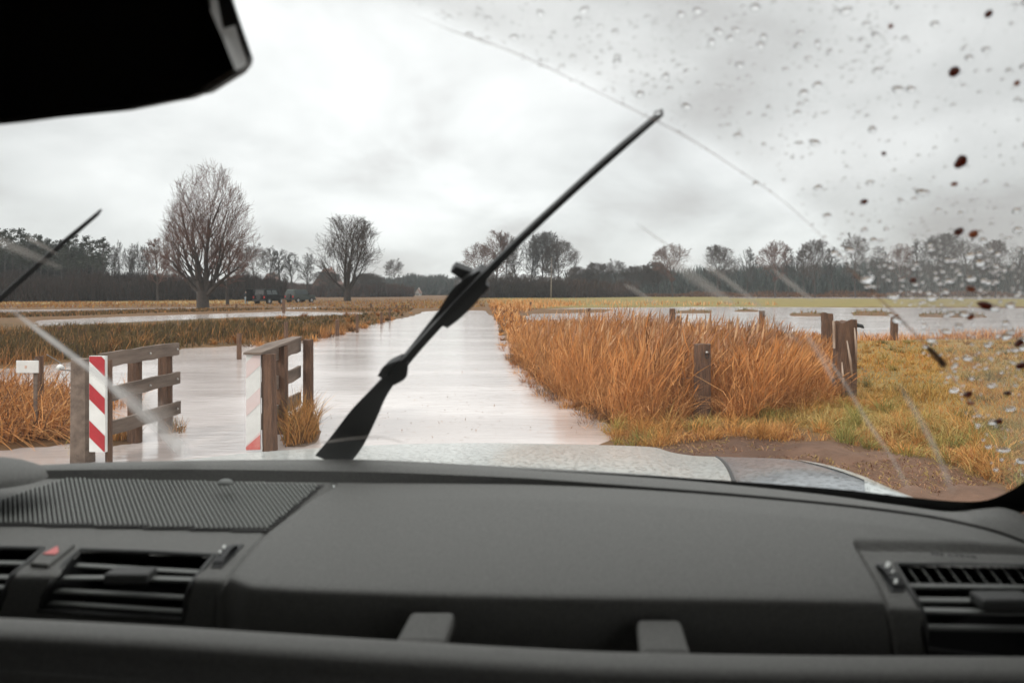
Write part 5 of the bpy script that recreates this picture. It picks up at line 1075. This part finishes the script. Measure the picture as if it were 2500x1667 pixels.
# white edge strip over the wing, dark shut line
tube('shut_line', [tuple(np.array(hoodpt(hu_s(1749, s), s))+np.array((0, 0, -.001))) for s in np.linspace(.0, 1, 16)], .004, 6, M_rubber, car)
# body sides and nose below the bonnet
V, Fc = [], []; box_vf((-.36, 1.55, .72), (1.84, 1.25, .62), V, Fc); bevel(mk('front_body', V, Fc, M_bonnet, car), .05)
# ---- unseen cabin shell, rear and left windowless to darken dash: roof, sides, bulkhead, pillars
cab = [('roof_lining', (-.36, -.62, 1.99), (1.95, 2.1, .05)), ('floor', (-.36, -.3, .45), (1.95, 2.3, .05)), ('rear_wall', (-.36, -1.66, 1.2), (1.95, .05, 1.6)), ('side_trim', (-1.335, -.25, 1.2), (.05, 2.3, 1.6)), ('side_trim', (.665, -.45, .85), (.05, 2.4, .9)), ('side_trim', (.665, -1.3, 1.64), (.05, .7, .68)), ('side_trim', (.665, .45, 1.64), (.05, .6, .68)), ('bulkhead', (-.36, .80, .86), (1.95, .05, .85))]
for nm, c, s_ in cab:
    V, Fc = [], []; box_vf(c, s_, V, Fc); mk(nm, V, Fc, M_cabin, car)
for nm, pts_ in (('windscreen_pillar', [(.645, .84, 1.30), (.635, .72, 1.45), (.62, .56, 1.66), (.60, .38, 1.99)]), ('windscreen_pillar', [(-1.32, .84, 1.30), (-1.31, .72, 1.45), (-1.29, .56, 1.66), (-1.27, .38, 1.99)])):
    tube(nm, pts_, [.05, .045, .042, .045], 12, M_dashd, car)
V, Fc = [], []; box_vf((-.36, .445, 1.915), (1.95, .14, .13), V, Fc); mk('windscreen_header_shade', V, Fc, M_cabin, car)  # unseen header, set low and forward to shade the dashboard's near lip
# corner trim at the foot of the right pillar
loft('pillar_foot_trim', [[tuple(glass_px(q[0]+a*1.0, q[1]+b_, -.012-c)) for q in crv([(2380, 1262), (2440, 1258), (2505, 1233), (2565, 1190), (2625, 1115), (2700, 960)], 5)] for a, b_, c in ((0, -6, -.001), (30, 30, .012), (70, 80, .03), (120, 150, .06))], M_dashd, car)
# ---- wipers
def gl_pts(pxs, off): return [glass_px(u, v, o_) for (u, v), o_ in zip(pxs, off if hasattr(off, '__len__') else [off]*len(pxs))]
def bar(name, pxs, offs, widths, th, mat, parent, n=6):
    """tapered flat bar lying over the glass; widths in metres across the glass plane"""
    ctr = crv([tuple(glass_px(u, v, o_))+(w_,) for (u, v), o_, w_ in zip(pxs, offs, widths)], n); V, Fc = [], []; m_ = len(ctr)
    for i, q in enumerate(ctr):
        a = np.array(ctr[max(i-1, 0)][:3]); b_ = np.array(ctr[min(i+1, m_-1)][:3]); d = (b_-a)/np.linalg.norm(b_-a); nn = gn(q[0]); s_ = np.cross(d, nn); s_ /= np.linalg.norm(s_); c = np.array(q[:3]); w_ = q[3]/2
        V += [tuple(c+s_*w_-nn*th/2), tuple(c+s_*w_*.7+nn*th/2), tuple(c-s_*w_*.7+nn*th/2), tuple(c-s_*w_-nn*th/2)]
    for i in range(m_-1):
        for k in range(4): Fc.append((4*i+k, 4*i+(k+1) % 4, 4*i+4+(k+1) % 4, 4*i+4+k))
    Fc += [(0, 3, 2, 1), tuple(4*(m_-1)+k for k in range(4))]
    return mk(name, V, Fc, mat, parent)
def wiper(du, dv, label):
    e = empty('wiper', (0, 0, 0), None, None); e.parent = car; e.location = Vector(glass_px(820+du, 1120+dv, .02))-worldloc(car)
    S_ = lambda L_: [(u+du, v+dv) for u, v in L_]
    bar('wiper_arm', S_([(800, 1150), (838, 1108), (880, 1045), (920, 990), (980, 922), (1040, 852), (1092, 792)]), [.02, .024, .028, .03, .032, .034, .034], [.046, .044, .034, .020, .012, .014, .018], .010, M_wiper, e)
    bar('blade_bridge', S_([(1070, 815), (1100, 780), (1140, 732), (1176, 690)]), [.022]*4, [.018, .027, .029, .012], .014, M_wiper, e)
    bar('connector', S_([(1098, 694), (1140, 722), (1180, 748)]), [.03, .034, .03], [.010, .016, .012], .010, M_rubber, e)
    bar('wiper_blade', S_([(948, 930), (1000, 873), (1070, 797), (1150, 714), (1260, 604), (1380, 492), (1500, 385), (1618, 285)]), [.009]*8, [.007, .006, .007, .008, .0065, .0055, .005, .003], .009, M_rubber, e)
    bar('blade_end_cap', S_([(940, 938), (962, 917), (984, 894)]), [.012]*3, [.024, .030, .012], .012, M_rubber, e)
    return e
wiper(0, 0, 'passenger'); wiper(-1385, 245, 'driver')
# ---- films, streaks and the wiped arc line on the pane
FM = {'white': film('dried_water_film', (.75, .73, .71), .75, 25), 'dull': film('grey_smear_film', (.55, .5, .46), .42, 25), 'brown': film('brown_dirt_film', (.30, .17, .11), .6, 40), 'dark': film('dark_dirt_film', (.03, .02, .015), 1.6, 60), 'pink': film('thin_dirt_line', (.34, .25, .22), .42, 60)}
def streak(pxs, widths, mat, name='dirt_streak'):
    c = crv([(u, v, w_) for (u, v), w_ in zip(pxs, widths)], 8); V, Fc, UVs = [], [], []; m_ = len(c)
    for i, q in enumerate(c):
        a, b_ = c[max(i-1, 0)], c[min(i+1, m_-1)]; d = np.array((b_[0]-a[0], b_[1]-a[1])); d /= np.linalg.norm(d); nx, ny = -d[1], d[0]
        for s_ in (-1, -.33, .33, 1): V.append(tuple(glass_px(q[0]+nx*q[2]*s_/2, q[1]+ny*q[2]*s_/2, -.0015)))
    for i in range(m_-1):
        for k in range(3): Fc.append((4*i+k, 4*i+k+1, 4*i+5+k, 4*i+4+k))
    o = mk(name, V, Fc, FM[mat], pane, True); uvl = o.data.uv_layers.new(name='UVMap')
    for lp in o.data.loops:
        i, k = divmod(lp.vertex_index, 4); uvl.data[lp.index].uv = (i/(m_-1), k/3)
    return o
streak([(10, 740), (110, 815), (230, 905), (330, 985), (420, 1070), (470, 1125)], [14, 22, 26, 46, 50, 60], 'white')
streak([(280, 930), (350, 985), (400, 1030), (440, 1050)], [20, 80, 90, 40], 'dull')
streak([(-60, 560), (30, 600), (100, 630), (160, 655)], [30, 34, 26, 12], 'dull'); streak([(60, 575), (110, 600), (150, 625)], [10, 16, 8], 'dull')
streak([(1610, 615), (1680, 665), (1760, 720), (1800, 745)], [22, 40, 30, 16], 'dull'); streak([(1700, 630), (1760, 670), (1830, 725), (1900, 790), (1960, 840)], [14, 20, 22, 18, 12], 'dull')
streak([(1550, 540), (1620, 590), (1700, 640)], [6, 10, 10], 'dull'); streak([(1880, 650), (1930, 690), (1990, 735)], [10, 22, 14], 'dull')
streak([(1520, 690), (1560, 712), (1610, 745)], [8, 18, 10], 'dull')
streak([(1990, 830), (2060, 930), (2120, 1030), (2180, 1120), (2225, 1205)], [10, 14, 18, 18, 26], 'dull'); streak([(2190, 930), (2250, 1030), (2290, 1110), (2330, 1210)], [20, 26, 24, 34], 'dull')
streak([(1960, 800), (2010, 880), (2040, 940)], [16, 22, 12], 'dull'); streak([(700, 1090), (900, 1065), (1000, 1080)], [6, 14, 8], 'dull')
streak([(1000, 30), (1100, 72), (1160, 92), (1250, 125), (1340, 165), (1440, 214), (1550, 268), (1680, 335), (1800, 412), (1900, 480), (1990, 560), (2080, 660)], [4, 8, 12, 10, 8, 7, 9, 10, 7, 6, 7, 12], 'pink', 'wiped_edge_line')
streak([(2060, 640), (2120, 700), (2190, 770), (2250, 830), (2290, 880)], [16, 16, 14, 14, 10], 'brown'); streak([(2262, 842), (2285, 868), (2310, 896)], [12, 24, 26], 'dark')
streak([(2300, 890), (2350, 950), (2400, 1030)], [8, 12, 6], 'dull')
# ---- unwiped grime over the upper right of the pane
FM['grime'] = film('unwiped_grime', (.52, .48, .455), .26, 14)
gv = np.arange(-200, 1290, 12.0); gu2 = np.arange(900, 2800, 12.0); V, Fc, idx2 = [], [], {}
AR2 = [(900, -200), (960, 0), (1160, 96), (1340, 172), (1550, 278), (1700, 352), (1850, 455), (1960, 545), (2090, 680), (2230, 830), (2320, 950), (2390, 1080), (2430, 1240), (2790, 1240), (2790, -200)]
GU, GV = np.meshgrid(gu2, gv); ING = inpoly(GU, GV, AR2)
for i in range(len(gv)-1):
    for j in range(len(gu2)-1):
        if not ING[i, j]: continue
        f_ = []
        for a, b_ in ((i, j), (i+1, j), (i+1, j+1), (i, j+1)):
            if (a, b_) not in idx2:
                idx2[(a, b_)] = len(V); V.append(tuple(glass_px(gu2[b_], gv[a], -.0012)))
            f_.append(idx2[(a, b_)])
        Fc.append(tuple(f_))
o = mk('unwiped_grime', V, Fc, FM['grime'], pane, True); uvl = o.data.uv_layers.new(name='UVMap'); inv = {v_: k_ for k_, v_ in idx2.items()}
arcu = [(q[1], q[0]) for q in AR2[:-2]]
for lp in o.data.loops:
    a, b_ = inv[lp.vertex_index]; dE = gu2[b_]-np.interp(gv[a], [q[0] for q in arcu], [q[1] for q in arcu]); uvl.data[lp.index].uv = (.5, .5*min(max(dE, 0)/140, 1))
# ---- rain drops
m, t, b = newmat('rain_water'); setp(b, Color=(1., 1., 1.), Roughness=.0, IOR=1.33, Transmission_Weight=1.0); M_rain = m
ARC = [(900, -150), (960, 0), (1160, 96), (1340, 172), (1550, 278), (1700, 352), (1850, 455), (1960, 545), (2090, 680), (2230, 830), (2320, 950), (2390, 1080), (2430, 1200), (2620, 1100), (2760, 900), (2760, -150)]
rs = np.random.RandomState(77); V, Fc = [], []; count = 0; placed = []
def drop_mesh(u, v, rad, asp, rot, squash=.42, off=.0006, jag=0.0, VV=V, FF=Fc, bs=1.0):
    c = glass_px(u, v, off); nn = gn(c[0]); ax = np.array((1., 0, 0))-nn*nn[0]; ax /= np.linalg.norm(ax); ay = np.cross(nn, ax); ct, st_ = math.cos(rot), math.sin(rot); A = ax*ct+ay*st_; B = -ax*st_+ay*ct; n0 = len(VV); ns, nk = 14, 5
    ph = rs.rand(3)*6.28; wob = lambda a: 1+jag*(math.sin(2*a+ph[0])*.5+math.sin(3*a+ph[1])*.35+math.sin(5*a+ph[2])*.2)
    VV.append(tuple(c))
    for k in range(nk):
        el = math.pi/2*k/nk
        for j in range(ns):
            a = 2*math.pi*j/ns; VV.append(tuple(c+(A*math.cos(a)*rad*asp+B*math.sin(a)*rad*bs)*math.cos(el)*wob(a)+nn*rad*squash*math.sin(el)))
    VV.append(tuple(c+nn*rad*squash)); top = len(VV)-1
    for j in range(ns):
        FF.append((n0, n0+1+(j+1) % ns, n0+1+j)); FF.append((n0+1+(nk-1)*ns+j, n0+1+(nk-1)*ns+(j+1) % ns, top))
    for k in range(nk-1):
        for j in range(ns): FF.append((n0+1+k*ns+j, n0+1+k*ns+(j+1) % ns, n0+1+(k+1)*ns+(j+1) % ns, n0+1+(k+1)*ns+j))
tries = 0
while count < 2300 and tries < 90000:
    tries += 1; u = 900+rs.rand()*1860; v = -150+rs.rand()*1380
    if not inpoly(np.array([u]), np.array([v]), ARC)[0]: continue
    dn = .30+.5*math.exp(-((v-110)/200)**2)*(u < 2200)+1.5*math.exp(-((v-700)/130)**2)*(1 if u > 1900 else .4)+.5*math.exp(-((v-950)/200)**2)
    if rs.rand() > dn/1.6: continue
    c = glass_px(u, v); px_r = (rs.lognormal(1.0, .48) if rs.rand() > .045 else rs.uniform(7, 12))*(1.15 if 560 < v < 900 else .9); rad = px_r/F*c[1]*.9; ok = True
    for (a, b_, r_) in placed[-400:]:
        if (a-u)**2+(b_-v)**2 < ((r_+px_r)*1.15)**2: ok = False; break
    if not ok: continue
    placed.append((u, v, px_r)); drop_mesh(u, v, rad, rs.uniform(.95, 1.7), rs.uniform(-.4, .4), rs.uniform(.5, .85), .0006, .2); count += 1
o = mk('rain_drops', V, Fc, M_rain, None, True); stuff(o, 'clear rain drops beaded on the unwiped upper right part of the windscreen', 'rain drops')
# ---- mud specks, each its own blob
M_mud = pmat('mud_speck', (.05, .016, .006), (.17, .06, .022), .7, 300); M_mudo = pmat('thin_mud_speck', (.30, .11, .05), (.2, .07, .03), .8, 300)
for mm_, cc_ in ((M_mud, (.42, .12, .035)), (M_mudo, (.75, .36, .18))):
    t = mm_.node_tree; b = t.nodes['Principled BSDF']; tl = t.nodes.new('ShaderNodeBsdfTranslucent'); tl.inputs[0].default_value = (*cc_, 1); mx = t.nodes.new('ShaderNodeMixShader'); mx.inputs[0].default_value = .45
    t.links.new(b.outputs[0], mx.inputs[1]); t.links.new(tl.outputs[0], mx.inputs[2]); t.links.new(mx.outputs[0], t.nodes['Material Output'].inputs[0])
for (u, v, rd, asp, rot, mt, jag, tx) in [(2330, 176, 14, 1, 0, 0, .05, 'round black mud speck high on the right of the windscreen'), (2346, 396, 17, 1.0, .4, 0, .22, 'largest mud splat, bean-shaped and black, right of the glass above the treeline'),
    (2414, 35, 10, 1, 0, 0, .05, 'small blurry speck nearest the top right corner'), (2110, 493, 8, 1.2, .5, 0, .1, 'black mud speck left of all the others, above the treeline'), (2341, 566, 12, 1.05, 0, 0, .1, 'dark half of the pair of round specks over the tree tops'),
    (2377, 572, 12, 1.05, 0, 1, .1, 'orange-brown half of the pair of round specks over the tree tops'), (2405, 746, 12, 1.7, .5, 0, .25, 'wide black mud smear in front of the right treeline'), (2229, 684, 8, 1.1, 0, 0, .1, 'small dark speck among the densest drops'),
    (2370, 705, 9, 1.3, .9, 1, .15, 'faint brown speck above the wide black smear'), (2370, 775, 9, 1, 0, 1, .1, 'pale orange speck below the wide black smear'), (2488, 838, 13, .9, 0, 0, .15, 'upper of two dark specks at the right edge'), (2494, 893, 13, 1, 0, 0, .15, 'lower of two dark specks at the right edge'),
    (2363, 963, 11, 1.1, 0, 0, .12, 'dark speck over the meadow with an orange one under it'), (2370, 985, 8, 1.1, 0, 1, .12, 'orange speck touching the dark one over the meadow'), (2460, 960, 8, 1.2, 0, 0, .1, 'small oval black speck over the meadow'), (2438, 1029, 9, 1.15, 0, 0, .1, 'lowest mud speck on the right of the glass'),
    (2483, 204, 8, .9, 0, 1, .1, 'small orange speck at the right edge near the top'), (2175, 65, 6, 1.1, 0, 1, .1, 'faint pink-brown speck near the top among the drops'), (2330, 450, 6, 1.6, 0, 1, .1, 'little brown dash just below the largest mud splat'), (2158, 375, 5, 1.3, .6, 0, .1, 'tiny dark speck left of the largest mud splat')]:
    V, Fc = [], []; c = glass_px(u, v); drop_mesh(u, v, rd*.9/F*c[1], asp, rot*.4, .15, .0004, jag, V, Fc, 1.12); n_ = len(V)
    o = mk('mud_speck', V, Fc, M_mudo if mt else M_mud, None, True, tuple(c)); meta(o, tx, 'mud speck', 'mud specks on the windscreen')

# ---------------------------------------------------------------- haze
m = bpy.data.materials.new('haze_air'); m.use_nodes = True; t = m.node_tree; t.nodes.clear(); pv = t.nodes.new('ShaderNodeVolumePrincipled'); pv.inputs['Color'].default_value = (.80, .86, .88, 1); pv.inputs['Density'].default_value = .0004; pv.inputs['Anisotropy'].default_value = .3
mo = t.nodes.new('ShaderNodeOutputMaterial'); t.links.new(pv.outputs[0], mo.inputs['Volume'])
V, Fc = [], []; box_vf((0, 200, 14), (900, 540, 31), V, Fc); o = mk('haze', V, Fc, m); stuff(o, 'thin pale damp haze over the flooded fields', 'haze')
